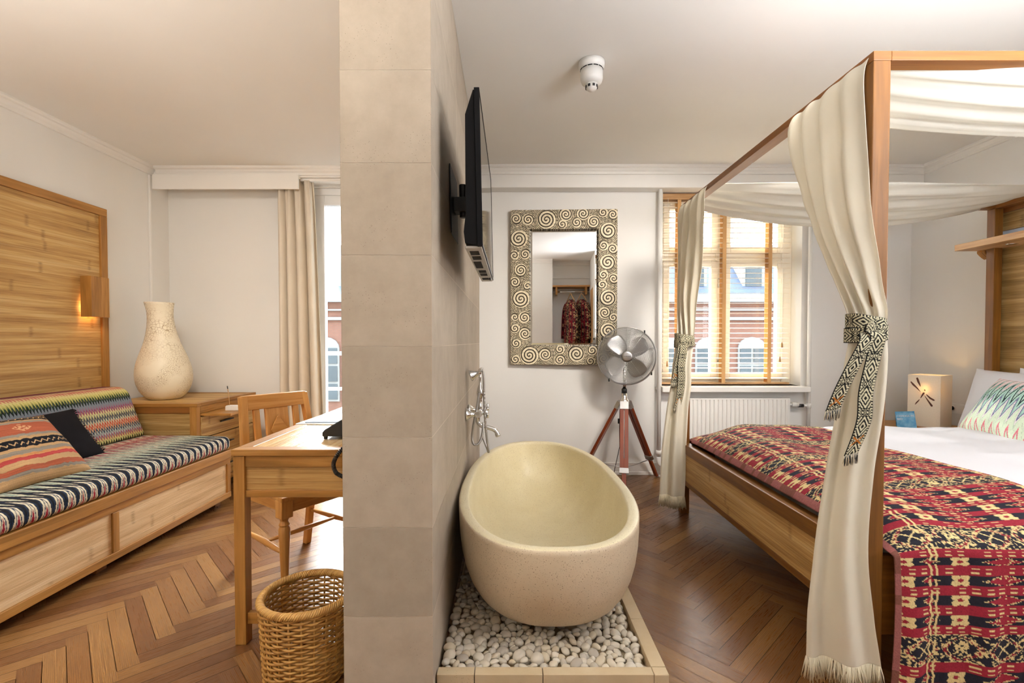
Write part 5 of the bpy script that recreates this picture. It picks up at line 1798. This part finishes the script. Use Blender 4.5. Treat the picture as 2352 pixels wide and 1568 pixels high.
MB().box((1.32, 1.60, .29), (3.10, 3.15, .50)).build('mattress', M['mattress'], bevel=.05)
tag(bpy.data.objects['mattress'], 'thick white mattress on the four-poster bed underneath the white duvet', 'mattress')
xs = np.linspace(1.26, 3.12, 150); sv = np.r_[np.linspace(-.10, 0, 10)[:-1], .5 - .5 * np.cos(np.linspace(0, PI, 150)) * 1.0, np.linspace(1, 1.13, 12)[1:]]
Xg, Sg = np.meshgrid(xs, sv, indexing='ij')
P = cover(Xg, Sg, 0, foot=1.225)
P[..., 2] -= .008
wr = (vnoise(Xg * 7, P[..., 1] * 3) - .5) * .014 + (vnoise(Xg * 3 + 4, P[..., 1] * 9) - .5) * .012
P[..., 2] += wr * (Xg > 2.0)
P[..., 2] = np.where(Sg > .985, P[..., 2], P[..., 2]); 
sh_in = np.where(Sg > .9, .010, 0) + np.where(Sg < .1, -.010, 0); P[..., 1] += sh_in
o = gridmesh('duvet', P, M['linen'], solid=.006)
tag(o, 'puffy white duvet spread over the four-poster bed', 'duvet')

def arch_len(sv):
    sd_ = np.linspace(0, 1, 2001); y, zf = bed_sec(sd_); z = .44 + .15 * zf
    L = np.r_[0, np.cumsum(np.hypot(np.diff(y), np.diff(z)))]
    return np.interp(np.clip(sv, 0, 1), sd_, L) + np.clip(sv - 1, 0, None) - np.clip(-sv, 0, None), L[-1]
nn = 900
tt_ = np.linspace(0, 1, nn)
# even spacing along the cloth
_, LA = arch_len(np.array([0.5]))
sd_ = np.linspace(0, 1, 2001); ydense, zdense = bed_sec(sd_); Ld = np.r_[0, np.cumsum(np.hypot(np.diff(ydense), np.diff(.44 + .15 * zdense)))]
DF, DN = .22, .42
ell = np.linspace(-DF, LA + DN, nn)
svv = np.where(ell < 0, ell, np.where(ell > LA, 1 + ell - LA, np.interp(ell, Ld, sd_)))
xs = 1.193 + np.linspace(0, .748, 330)
Xg, Sg = np.meshgrid(xs, svv, indexing='ij'); Ug, Lg = np.meshgrid(xs - 1.193, ell, indexing='ij')
P = cover(Xg, Sg, 0, foot=1.188, lift=.004)
near = np.clip(Lg - LA + .1, 0, None); far = np.clip(-Lg + .05, 0, None)
fold = .018 * np.sin(Xg * 26 + .6) + .010 * np.sin(Xg * 55 + 2)
P[..., 1] -= near * 1.6 * np.clip(fold, -.01, .05) + .004
P[..., 0] += near * .05 * np.sin(Lg * 4 + 1) + near * .03
P[..., 2] += .004 * np.sin(Xg * 17 + Lg * 8) * (near == 0) * np.sin(Lg * 6) * np.clip(Ug * 8, 0, 1)
P[..., 0] -= .024 * np.clip(1 - Ug / .2, 0, 1) * smooth(1.58, 1.68, P[..., 1]) * (1 - smooth(3.10, 3.17, P[..., 1]))
C = throw_pat(Ug, (LA + DN - Lg) - .118)
o = gridmesh('bed_throw', P, M['weave'], col=C, solid=.004)
tag(o, 'red, black and cream ikat throw spread across the foot of the bed', 'throw')
b = MB()
for i in range(90):
    x = 1.20 + .74 * i / 89; e = P[int(i / 89 * 329), 0]
    b.tube([tuple(e), (e[0] + random.uniform(-.006, .006), e[1] + .004, e[2] - .02), (e[0] + random.uniform(-.012, .012), e[1] + random.uniform(-.006, .012), e[2] - .055)], [.002, .0018, .0008], 4)
b.build('fringe', plain('throw_yarn', lin(90, 34, 38), .9), o)

# ---- pillows
def ikat_green(x, y):
    MINT, NV, PK, WH, CO, DK = (212, 230, 204), (112, 108, 150), (230, 128, 142), (240, 232, 232), (224, 120, 100), (38, 56, 62)
    t = (y + .22) / .44
    z = zigzag(x / .058)
    b_ = t + .15 * z + (vnoise(x * 140, y * 30) - .5) * .03
    tb = [(-9, MINT), (.02, PK), (.10, (226, 240, 214)), (.32, MINT), (.38, WH), (.44, NV), (.50, (168, 206, 196)), (.57, (190, 226, 210)), (.64, DK), (.72, (190, 222, 206)), (.79, NV), (.815, WH), (.87, CO), (.91, WH)]
    c = stops(b_, tb)
    dg = np.abs(zigzag((x + y * .35) / .09)) > .93
    c[dg & (hsh(np.floor(x / .01), np.floor(y / .012)) < .4)] *= .7
    return np.clip(c * (.93 + .14 * hsh(np.floor(x / .003), np.floor(y / .003)))[..., None], 0, 1)


def bed_pillow(W_, Hh, T, c, up, colf, m, n, ax=(0, 1, 0)):
    Mx = basis(c, ax, up)
    if (Mx.to_3x3() @ Vector((0, 0, 1))).x > 0: Mx = basis(c, [-q for q in ax], up)
    return pillow('bed_pillow', W_, Hh, T, Mx, colf, m, n=n)


o = bed_pillow(.66, .46, .17, (3.135, 2.97, .745), (.30, .03, .95), None, M['linen'], 60); tag(o, 'plain white pillow upright against the headboard directly behind the patterned one', 'pillow', 'pillows on the bed')
o = bed_pillow(.66, .46, .17, (3.16, 2.70, .76), (.25, -.03, .96), None, M['linen'], 60); tag(o, 'plain white pillow against the headboard, second one, cut by the frame edge', 'pillow', 'pillows on the bed')
o = bed_pillow(.56, .41, .15, (2.935, 2.80, .745), (.55, .25, .72), ikat_green, M['weave'], 220, (.22, .975, 0)); tag(o, 'mint, pink and dark ikat pillow leaning in front of the white pillows', 'pillow', 'pillows on the bed')

# ================================================================== canopy cloths hanging as bed curtains
def drape(name, label, ya, yb, tie, bot, zt, sags, cat='curtain', edge=None, low=None):
    """one long cloth: along the canopy, over the foot beam and down. ya<yb on the beam.
    tie: ((x,y) left, (x,y) right, z); bot: ((x,y) left,(x,y) right, z)"""
    root = thing(name, label, cat, (BXF, (ya + yb) / 2, 2.06), group='bed curtains')
    n = 150
    p = np.linspace(0, 1, n)
    # control rows top -> bottom ; p=0 is the far edge on the beam, p=1 the near edge
    def row(l, r, z, fa, nf, ph, bulge=0, flat=0):
        l, r = np.array(l), np.array(r); d = r - l; L = np.hypot(*d); nrm = np.array([d[1], -d[0]]) / max(L, 1e-6)
        if nrm[0] > 0 and flat == 0: nrm = -nrm
        w = fa * np.sin(2 * PI * nf * p + ph + .5 * np.sin(5 * p)) * (1 - p ** 8) + bulge * np.sin(PI * p)
        xy = l + d * p[:, None] + nrm * w[:, None]
        return np.c_[xy, np.full(n, z)]
    xo = BXF - .004
    rows = [
        row((xo + .03, yb), (xo + .03, ya), zt, .001, 4, 0, 0),
        row((xo, yb), (xo, ya), zt - .02, .004, 4, 0, 0),
        row((xo - .012, yb), (xo - .012, ya), zt - .10, .010, 4, 0, .005),
    ]
    (tl, tr, tz), (bl, br, bz) = tie, bot
    edge = edge or [(xo + (tr[0] - xo) * f, ya + (tr[1] - ya) * f) for f in (.22, .50, .78, .93)]
    for (k, f), r in zip(((.30, .22), (.55, .50), (.78, .78), (.92, .93)), edge):
        l = np.array((xo, yb)) * (1 - f) + np.array(tl) * f
        rows.append(row(l, r, zt - .1 + (tz - zt + .1) * k, .013 + .001 * k, 4, .2, .008 + .020 * math.sin(PI * k) ** .7))
    rows.append(row(tl, tr, tz, .006, 3, .4, .012))
    low = low or [None] * 6
    for (k, f), lr in zip(((.08, .10), (.22, .28), (.42, .55), (.65, .80), (.85, .95), (1.0, 1.0)), low):
        l = np.array(tl) * (1 - f) + np.array(bl) * f; r = np.array(lr) if lr else np.array(tr) * (1 - f) + np.array(br) * f
        rows.append(row(l, r, tz + (bz - tz) * k, .010 + .008 * f, 2.4 - .5 * f, .4 + .5 * f, .016))
    rows = np.array(rows)
    q = np.linspace(0, len(rows) - 1, 150)
    P = catmull(rows, q)
    P[..., 0] += (vnoise(P[..., 1] * 14, P[..., 2] * 7) - .5) * .010
    bt = P[-1].copy()
    dr_ = gridmesh('drape', P[:, ::-1].transpose(1, 0, 2).copy(), M['drape'], parent=root, solid=.0016)
    b = MB()
    for i in range(230):
        t = random.random(); e = bt[int(t * (n - 1))]
        dx, dy = random.uniform(-.014, .014), random.uniform(-.012, .012); Lf = random.uniform(.055, .082)
        zf = max(.004, e[2] - Lf)
        b.tube([(e[0], e[1], e[2] + .004), (e[0] + dx * .5 + random.uniform(-.004, .004), e[1] + dy * .5, (e[2] + zf) / 2), (e[0] + dx, e[1] + dy, zf)], [.0022, .002, .001], 4)
    b.build('fringe', M['fringe'], root)
    # the canopy half
    nx = 120; ny = 40
    xx, yy = np.meshgrid(np.linspace(0, 1, nx), np.linspace(0, 1, ny), indexing='ij')
    X = BXF + .02 + xx * (BXH - .08 - BXF - .02)
    Y = ya + (yb - ya) * yy
    s_near, s_far = sags
    sg = (s_near * (1 - yy) + s_far * yy) * np.sin(PI * xx) ** .8
    mid = .03 * np.sin(PI * yy) * np.sin(PI * xx)
    fold = .010 * np.sin(yy * 24 + 1.5 * np.sin(xx * 4)) * np.sin(PI * xx) ** .5 + .005 * np.sin(yy * 55 + xx * 5) * np.sin(PI * xx)
    Z = zt + .002 - sg - mid + fold
    gridmesh('canopy_panel', np.stack([X, Y, Z], -1), M['canopy'], parent=root, solid=.0014)
    return root


drape('bed_curtain', 'ecru cotton bed curtain hanging along the nearer bedpost, tied and fringed at the floor', 1.536, 1.95,
      ((1.092, 1.545), (1.168, 1.492), 1.19), ((.950, 1.535), (1.152, 1.468), .135), 2.062, (.05, .085), edge=[(1.120, 1.522), (1.124, 1.504), (1.146, 1.490), (1.168, 1.486)],
      low=[(1.166, 1.484), (1.152, 1.480), (1.118, 1.474), (1.104, 1.472), (1.124, 1.470), (1.146, 1.470)])
drape('bed_curtain', 'ecru cotton bed curtain hanging along the farther bedpost in front of the window', 2.79, 3.215,
      ((1.098, 3.20), (1.198, 3.165), 1.155), ((.985, 3.17), (1.128, 3.10), .135), 2.062, (.005, .15))


def sash_pat(s, w):
    """s along (m), w -1..1 across"""
    CR_, BK = lin(208, 200, 170), lin(28, 27, 26)
    s = np.asarray(s, float); w = np.asarray(w, float)
    C = np.empty(s.shape + (3,)); C[:] = CR_
    per = .088
    x = s - np.floor(s / per) * per - per / 2
    d = np.abs(x) / .030 + np.abs(w) / .80
    k = np.floor(d / .27)
    inner = np.abs(w) < .74
    C[inner & (k % 2 == 0) & (d > .05) & (np.abs(x) < .036)] = BK
    C[inner & (d < .12)] = BK
    x2 = np.abs(np.abs(x) - .044)
    d2 = np.abs(x2) / .010 + np.abs(np.abs(w) - .32) / .30
    z = inner & (np.abs(x) >= .030)
    C[z & (d2 < 1) & (d2 > .5)] = BK
    C[z & (d2 >= 1.25) & (d2 < 1.7)] = BK
    e = (np.abs(w) >= .74) & (np.abs(w) < .92)
    C[e & ((s / .0085) % 1 < .45)] = BK
    C[np.abs(w) >= .92] = BK
    return C


def ribbon(name, path, wdir, width, parent, nn=220, nw=26, s0=0, orange=None, twist=None):
    A = np.array(spath(path, nn)); L = np.r_[0, np.cumsum(np.linalg.norm(np.diff(A, axis=0), axis=1))]
    wd = np.array(wdir, float)
    if wd.ndim == 1: Wd = np.repeat(wd[None], nn, 0)
    else: Wd = catmull(wd, np.linspace(0, len(wd) - 1, nn))
    Wd /= np.linalg.norm(Wd, axis=1)[:, None]
    w = np.linspace(-1, 1, nw)
    P = A[:, None] + Wd[:, None] * w[None, :, None] * width / 2
    Sg, Wg = np.meshgrid(L + s0, w, indexing='ij')
    C = sash_pat(Sg, Wg)
    if orange is not None:
        m = (np.abs(np.abs(Sg - s0 - L[-1] + orange) - np.abs(Wg) * .02) < .003) & (np.abs(Wg) < .7)
        C[m] = lin(176, 104, 34)
    o = gridmesh(name, P, M['sash'], parent=parent, col=C, solid=.002)
    return o, A[-1], Wd[-1]


def tie(label, post, wrap, z, tails, sc=1.0, width=.044):
    root = thing('curtain_tie', label, 'curtain tie', (post[0], post[1], z), group='woven curtain ties')
    # band round curtain and post: an ellipse-like closed path
    for k, (dz, slope, ex) in enumerate(((.014, -.012, .0), (-.016, .006, .003))):
        cx, cy, rx, ry = wrap
        th = np.linspace(-PI * .5, PI * 1.5, 24)
        pts = []
        for t in th:
            c, s_ = math.cos(t), math.sin(t)
            pts.append((cx + (rx + ex) * math.copysign(abs(c) ** .7, c), cy + (ry + ex) * math.copysign(abs(s_) ** .7, s_), z + dz * sc + slope * c))
        ribbon('band', pts, (0, 0, 1), width * sc, root, nn=300, s0=.02 + k * .05)
    kx, ky = wrap[0] - wrap[2] * .55, wrap[1] - wrap[3] - .006
    tg, pg = np.meshgrid(np.linspace(0, 2 * PI, 60), np.linspace(-PI / 2, PI / 2, 40), indexing='ij')
    Pk = np.stack([kx + .017 * sc * np.cos(pg) * np.cos(tg), ky - .002 + .012 * sc * np.cos(pg) * np.sin(tg), z - .004 + .026 * sc * np.sin(pg) + .004 * np.cos(tg)], -1)
    gridmesh('knot', Pk, M['sash'], parent=root, col=sash_pat(pg * .03 + .02, np.cos(tg)))
    for path, wdir, org in tails:
        tl, e, wd = ribbon('tail', path, wdir, width * sc * .98, root, orange=org)
        b = MB()
        for i in range(26):
            w = (i / 25 - .5) * width * sc * .95
            q = Vector(e) + Vector(wd) * w
            d = Vector((random.uniform(-.006, .004), random.uniform(-.004, .004), -random.uniform(.026, .036) * sc))
            b.tube([q, q + d * .5, q + d], [.0016, .0014, .0007], 4, mi=i % 2)
        b.build('tassel', [M['fringe'], M['black']], tl)


# nearer post
ky = 1.462
tie('black-and-cream diamond-woven tie around the nearer bedpost curtain, knotted with two fringed tails', (1.15, 1.53), (1.127, 1.528, .049, .047), 1.19,
    [([(1.090, ky + .01, 1.180), (1.074, ky - .012, 1.155), (1.040, ky - .010, 1.085), (1.008, ky, 1.005), (.985, ky + .004, .94)], [(1, -.15, .25), (1, -.1, .18), (1, -.05, .22)], .03),
     ([(1.100, ky + .005, 1.185), (1.106, ky - .014, 1.165), (1.098, ky - .008, 1.10), (1.080, ky - .004, 1.0), (1.078, ky - .002, .92), (1.066, ky, .87), (1.040, ky, .805)], [(1, -.1, 0), (1, 0, .05), (1, -.05, .05), (1, 0, .3)], .045)], 1.0, .046)
tie('black-and-cream diamond-woven tie around the farther bedpost curtain by the window', (1.15, 3.2), (1.148, 3.19, .060, .050), 1.155,
    [([(1.115, 3.135, 1.145), (1.105, 3.125, 1.11), (1.090, 3.13, 1.02), (1.078, 3.135, .94), (1.066, 3.14, .88)], [(1, -.1, .1), (1, 0, .15)], .05),
     ([(1.12, 3.13, 1.14), (1.118, 3.118, 1.10), (1.105, 3.12, 1.0), (1.108, 3.125, .90), (1.10, 3.13, .80), (1.082, 3.135, .715)], [(1, -.1, .0), (1, 0, .05), (1, 0, .25)], .05)], 1.0, .05)

# ================================================================== bedside
ns_ = thing('nightstand', 'teak nightstand between the bed and the right back corner, mostly hidden by the duvet', 'nightstand', (3.1, 3.6, 0))
MB().box((2.72, 3.36, .485), (3.39, 3.90, .508), ax=0).build('top', M['teak'], ns_, bevel=.003)
MB().box((2.74, 3.38, .06), (3.38, 3.88, .485), ax=0).build('carcass', M['bamboo'], ns_, bevel=.003)
for xx in (2.74, 3.33):
    for yy in (3.38, 3.83): MB().box((xx, yy, 0), (xx + .05, yy + .05, .06)).build('foot', M['teakd'], ns_)

lp = thing('lantern_lamp', 'square paper box lamp with brown dragonfly cut-outs glowing on the nightstand', 'lamp', (3.19, 3.65, .508), math.atan2(-.485, -.874) + PI / 2)
t = NT('lamp_paper'); n = t.noise(t.coord('Object'), 120, 3); t.set(t.ramp(n, [(.3, lin(240, 236, 224)), (.7, lin(246, 242, 232))]), .8)
tr = t.add('ShaderNodeBsdfTranslucent'); tr.inputs[0].default_value = (*lin(248, 236, 206), 1); mx = t.add('ShaderNodeMixShader'); mx.inputs[0].default_value = .22
t.ln(t.b.outputs[0], mx.inputs[1]); t.ln(tr.outputs[0], mx.inputs[2]); t.ln(mx.outputs[0], t.out.inputs[0]); t.bump(n, .3, .002)
M['lamp'] = t.m
b = MB(); hw = .10; zt = .388; th = .0025
b.box((-hw, -hw, .0), (hw, -hw + th, zt), ax=2); b.box((-hw, hw - th, .0), (hw, hw, zt), ax=2); b.box((-hw, -hw + th, 0), (-hw + th, hw - th, zt), ax=2); b.box((hw - th, -hw + th, 0), (hw, hw - th, zt), ax=2); b.box((-hw + th, -hw + th, 0), (hw - th, hw - th, .012))
b.build('shade', M['lamp'], lp, local=True)
# dragonfly on the front face (local -y); coordinates u right, v up from the face centre
DF = [[(-.048, .138), (-.040, .143), (-.034, .135), (-.022, .100), (-.019, .083), (-.024, .087), (-.040, .112)],
      [(-.083, .112), (-.078, .114), (-.060, .098), (-.036, .072), (-.018, .048), (-.024, .052), (-.050, .074), (-.070, .090), (-.080, .104)],
      [(-.004, .046), (.004, .047), (.006, .040), (-.006, .022), (-.018, .006), (-.020, .009), (-.012, .030)],
      [(-.026, -.001), (-.023, .0), (-.030, -.014), (-.050, -.038), (-.053, -.036), (-.046, -.022)],
      [(.004, .030), (.010, .022), (.036, -.010), (.056, -.034), (.054, -.041), (.046, -.042), (.028, -.014), (.010, .016)],
      [(.014, .037), (.018, .035), (.044, .016), (.066, .004), (.066, -.002), (.058, -.003), (.036, .008), (.020, .026)],
      [(.002, .064), (.006, .067), (.010, .062), (.009, .057), (.004, .058)]]
b = MB()
Mx = Matrix(((1, 0, 0, 0), (0, 0, -1, -hw), (0, 1, 0, .205), (0, 0, 0, 1)))
for poly in DF:
    pl = [(x * 1.0, y * 1.15) for x, y in poly]
    area = sum(pl[i - 1][0] * pl[i][1] - pl[i][0] * pl[i - 1][1] for i in range(len(pl)))
    b.prism(pl if area > 0 else pl[::-1], .0002, .0016, Mx)
b.build('dragonfly_motif', plain('brown_cutout', lin(92, 56, 44), .7), lp, local=True)
MB().lathe([(.012, .012), (.014, .10), (.012, .20), (.018, .215), (.022, .24), (.012, .262), (0, .266)], 20, Matrix.Translation((0.0, -.052, 0))).build('bulb', M['white'], lp, local=True)
pl_ = light('lantern_lamp_light', 'POINT', (0, 0, 0), .42, lin(255, 200, 120), shadow_soft_size=.012)
rz = lp.rotation_euler.z
pl_.location = Vector((3.19, 3.65, .508)) + Matrix.Rotation(rz, 3, 'Z') @ Vector((.006, -.078, .285))

cdz = thing('tent_card', 'small blue printed card with white capitals standing on the nightstand before the lamp', 'card', (2.90, 3.50, .508), R(-30))
t = NT('blue_print'); n = t.noise(t.coord('Object'), 30, 3); t.set(t.ramp(n, [(.35, lin(60, 140, 190)), (.65, lin(130, 190, 220))]), .5); 
Mx = Matrix.Rotation(R(-6), 4, 'Y') @ Matrix.Rotation(R(-14), 4, 'X')
b = MB(); b.box((-.056, -.001, 0), (.056, .001, .115), Mx); b.box((-.056, .058, 0), (.056, .060, .115), Matrix.Rotation(R(-6), 4, 'Y') @ Matrix.Rotation(R(14), 4, 'X')); b.build('leaf', t.m, cdz, local=True)
for txt, zz_, sz in (('CHANGE IN', .090, .0185), ('BED', .068, .0185)):
    cu_ = bpy.data.curves.new('lettering', 'FONT'); cu_.body = txt; cu_.size = sz; cu_.extrude = .0004; cu_.align_x = 'LEFT'; cu_.resolution_u = 4
    tmp = bpy.data.objects.new('tmp', cu_); COL.objects.link(tmp)
    bpy.context.view_layer.update()
    me = bpy.data.meshes.new_from_object(tmp.evaluated_get(bpy.context.evaluated_depsgraph_get()))
    bpy.data.objects.remove(tmp); bpy.data.curves.remove(cu_)
    me.name = 'lettering'; me.materials.clear(); me.materials.append(M['paper'])
    o = link('lettering', me, cdz, True)
    o.matrix_local = Mx @ Matrix.Translation((-.051, -.0022, zz_)) @ Matrix.Rotation(R(90), 4, 'X')

so_ = thing('wall_socket', 'white double wall socket plate on the right wall behind the lantern lamp', 'socket', (XR, 3.66, .635))
MB().box((XR - .010, 3.585, .597), (XR, 3.735, .673)).build('plate', M['white'], so_, bevel=.003)
MB().box((XR - .013, 3.60, .606), (XR - .009, 3.655, .664)).build('switch_rocker', M['white'], so_, bevel=.002)
MB().lathe([(.021, 0), (.021, .004), (.017, .004), (.017, -.006)], 24, basis((XR - .0095, 3.697, .635), (0, 1, 0), (0, 0, 1)) @ Matrix.Rotation(PI, 4, 'X')).build('outlet', M['white'], so_)
b = MB(); b.tube([(XR - .010, 3.697, .635), (XR - .045, 3.697, .635)], .016, 14); b.tube(spath([(XR - .045, 3.697, .635), (XR - .06, 3.70, .60), (XR - .05, 3.72, .52), (XR - .1, 3.72, .512)], 12), .003, 6)
o = b.build('lamp_plug', M['black']); tag(o, 'black lamp plug in the wall socket behind the lantern lamp', 'plug')


# ================================================================== robes in the alcove (mirror image)
def robe(x, y, rz, label, ph):
    root = thing('bathrobe', label, 'robe', (x, y, 2.0), rz, group='robes in the alcove')
    n, k = 90, 110
    th = np.linspace(0, 2 * PI, n, endpoint=False)
    zs_ = np.linspace(-.10, -1.06, k)
    T, Zg = np.meshgrid(th, zs_, indexing='ij')
    d = -Zg - .10
    rx = np.interp(d, [0, .02, .06, .12, .5, .96], [.05, .11, .175, .20, .19, .22]); ry = np.interp(d, [0, .03, .12, .5, .96], [.03, .05, .075, .075, .09])
    f = 1 + .06 * np.sin(7 * T + ph) * np.clip(d, 0, 1)
    X = rx * np.sign(np.cos(T)) * np.abs(np.cos(T)) ** .8 * f; Y = ry * np.sin(T) * f
    C = throw_pat((Zg + 3) * .9, T * .16 + 5) * np.array([.62, .55, .6])
    gridmesh('body', np.stack([X, Y, Zg - .02 * np.cos(T) ** 2 * (d < .2)], -1)[::-1], M['weave'], parent=root, col=C[::-1], closed_u=True, local=True, solid=.004)
    for s in (-1, 1):
        pa = np.array(spath([(s * .15, 0, -.17), (s * .215, .01, -.28), (s * .245, .015, -.5), (s * .25, .02, -.80)], 60))
        th2 = np.linspace(0, 2 * PI, 28, endpoint=False)
        P = np.zeros((28, 60, 3))
        for i, a in enumerate(th2):
            P[i] = pa + np.c_[.062 * np.cos(a) * np.linspace(.8, 1.15, 60), .045 * np.sin(a) * np.ones(60), np.zeros(60)]
        Cg = throw_pat(np.repeat(pa[None, :, 2] + 3.2, 28, 0) * .9, np.repeat(th2[:, None], 60, 1) * .06 + 2 + s) * np.array([.62, .55, .6])
        gridmesh('sleeve', P[::-1], M['weave'], parent=root, col=Cg[::-1], closed_u=True, local=True)
    b = MB(); b.box((-.022, -.08, -.55), (.022, -.072, -.12), Matrix.Rotation(.12, 4, 'Y')); b.build('lapel', plain('dark_lapel', lin(52, 40, 46), .9), root, local=True)
    return root


def hanger(x, y, rz, label):
    root = thing('clothes_hanger', label, 'hanger', (x, y, 2.0), rz, group='hangers on the rod')
    MB().tube(spath([(0, 0, .0), (.0, 0, .022), (.013, 0, .043), (.0, 0, .046), (-.013, 0, .038)], 20)[::1], .002, 6).build('hook', M['chrome'], root, local=True)
    MB().tube(spath([(-.17, 0, -.135), (-.09, 0, -.07), (0, 0, 0), (.09, 0, -.07), (.17, 0, -.135)], 16), .007, 8).build('arms', M['teakl'], root, local=True)


for (x, y, rz, l1, l2, p_) in ((.665, -.42, R(68), 'red and black patterned robe hanging at the left of the alcove, seen in the mirror', 'wooden hanger carrying the left of the two robes in the alcove', 0),
                             (.86, -.42, R(62), 'red and black patterned robe hanging at the right of the alcove, seen in the mirror', 'wooden hanger carrying the right of the two robes in the alcove', 2)):
    robe(x, y, rz, l1, p_); hanger(x, y, rz, l2)
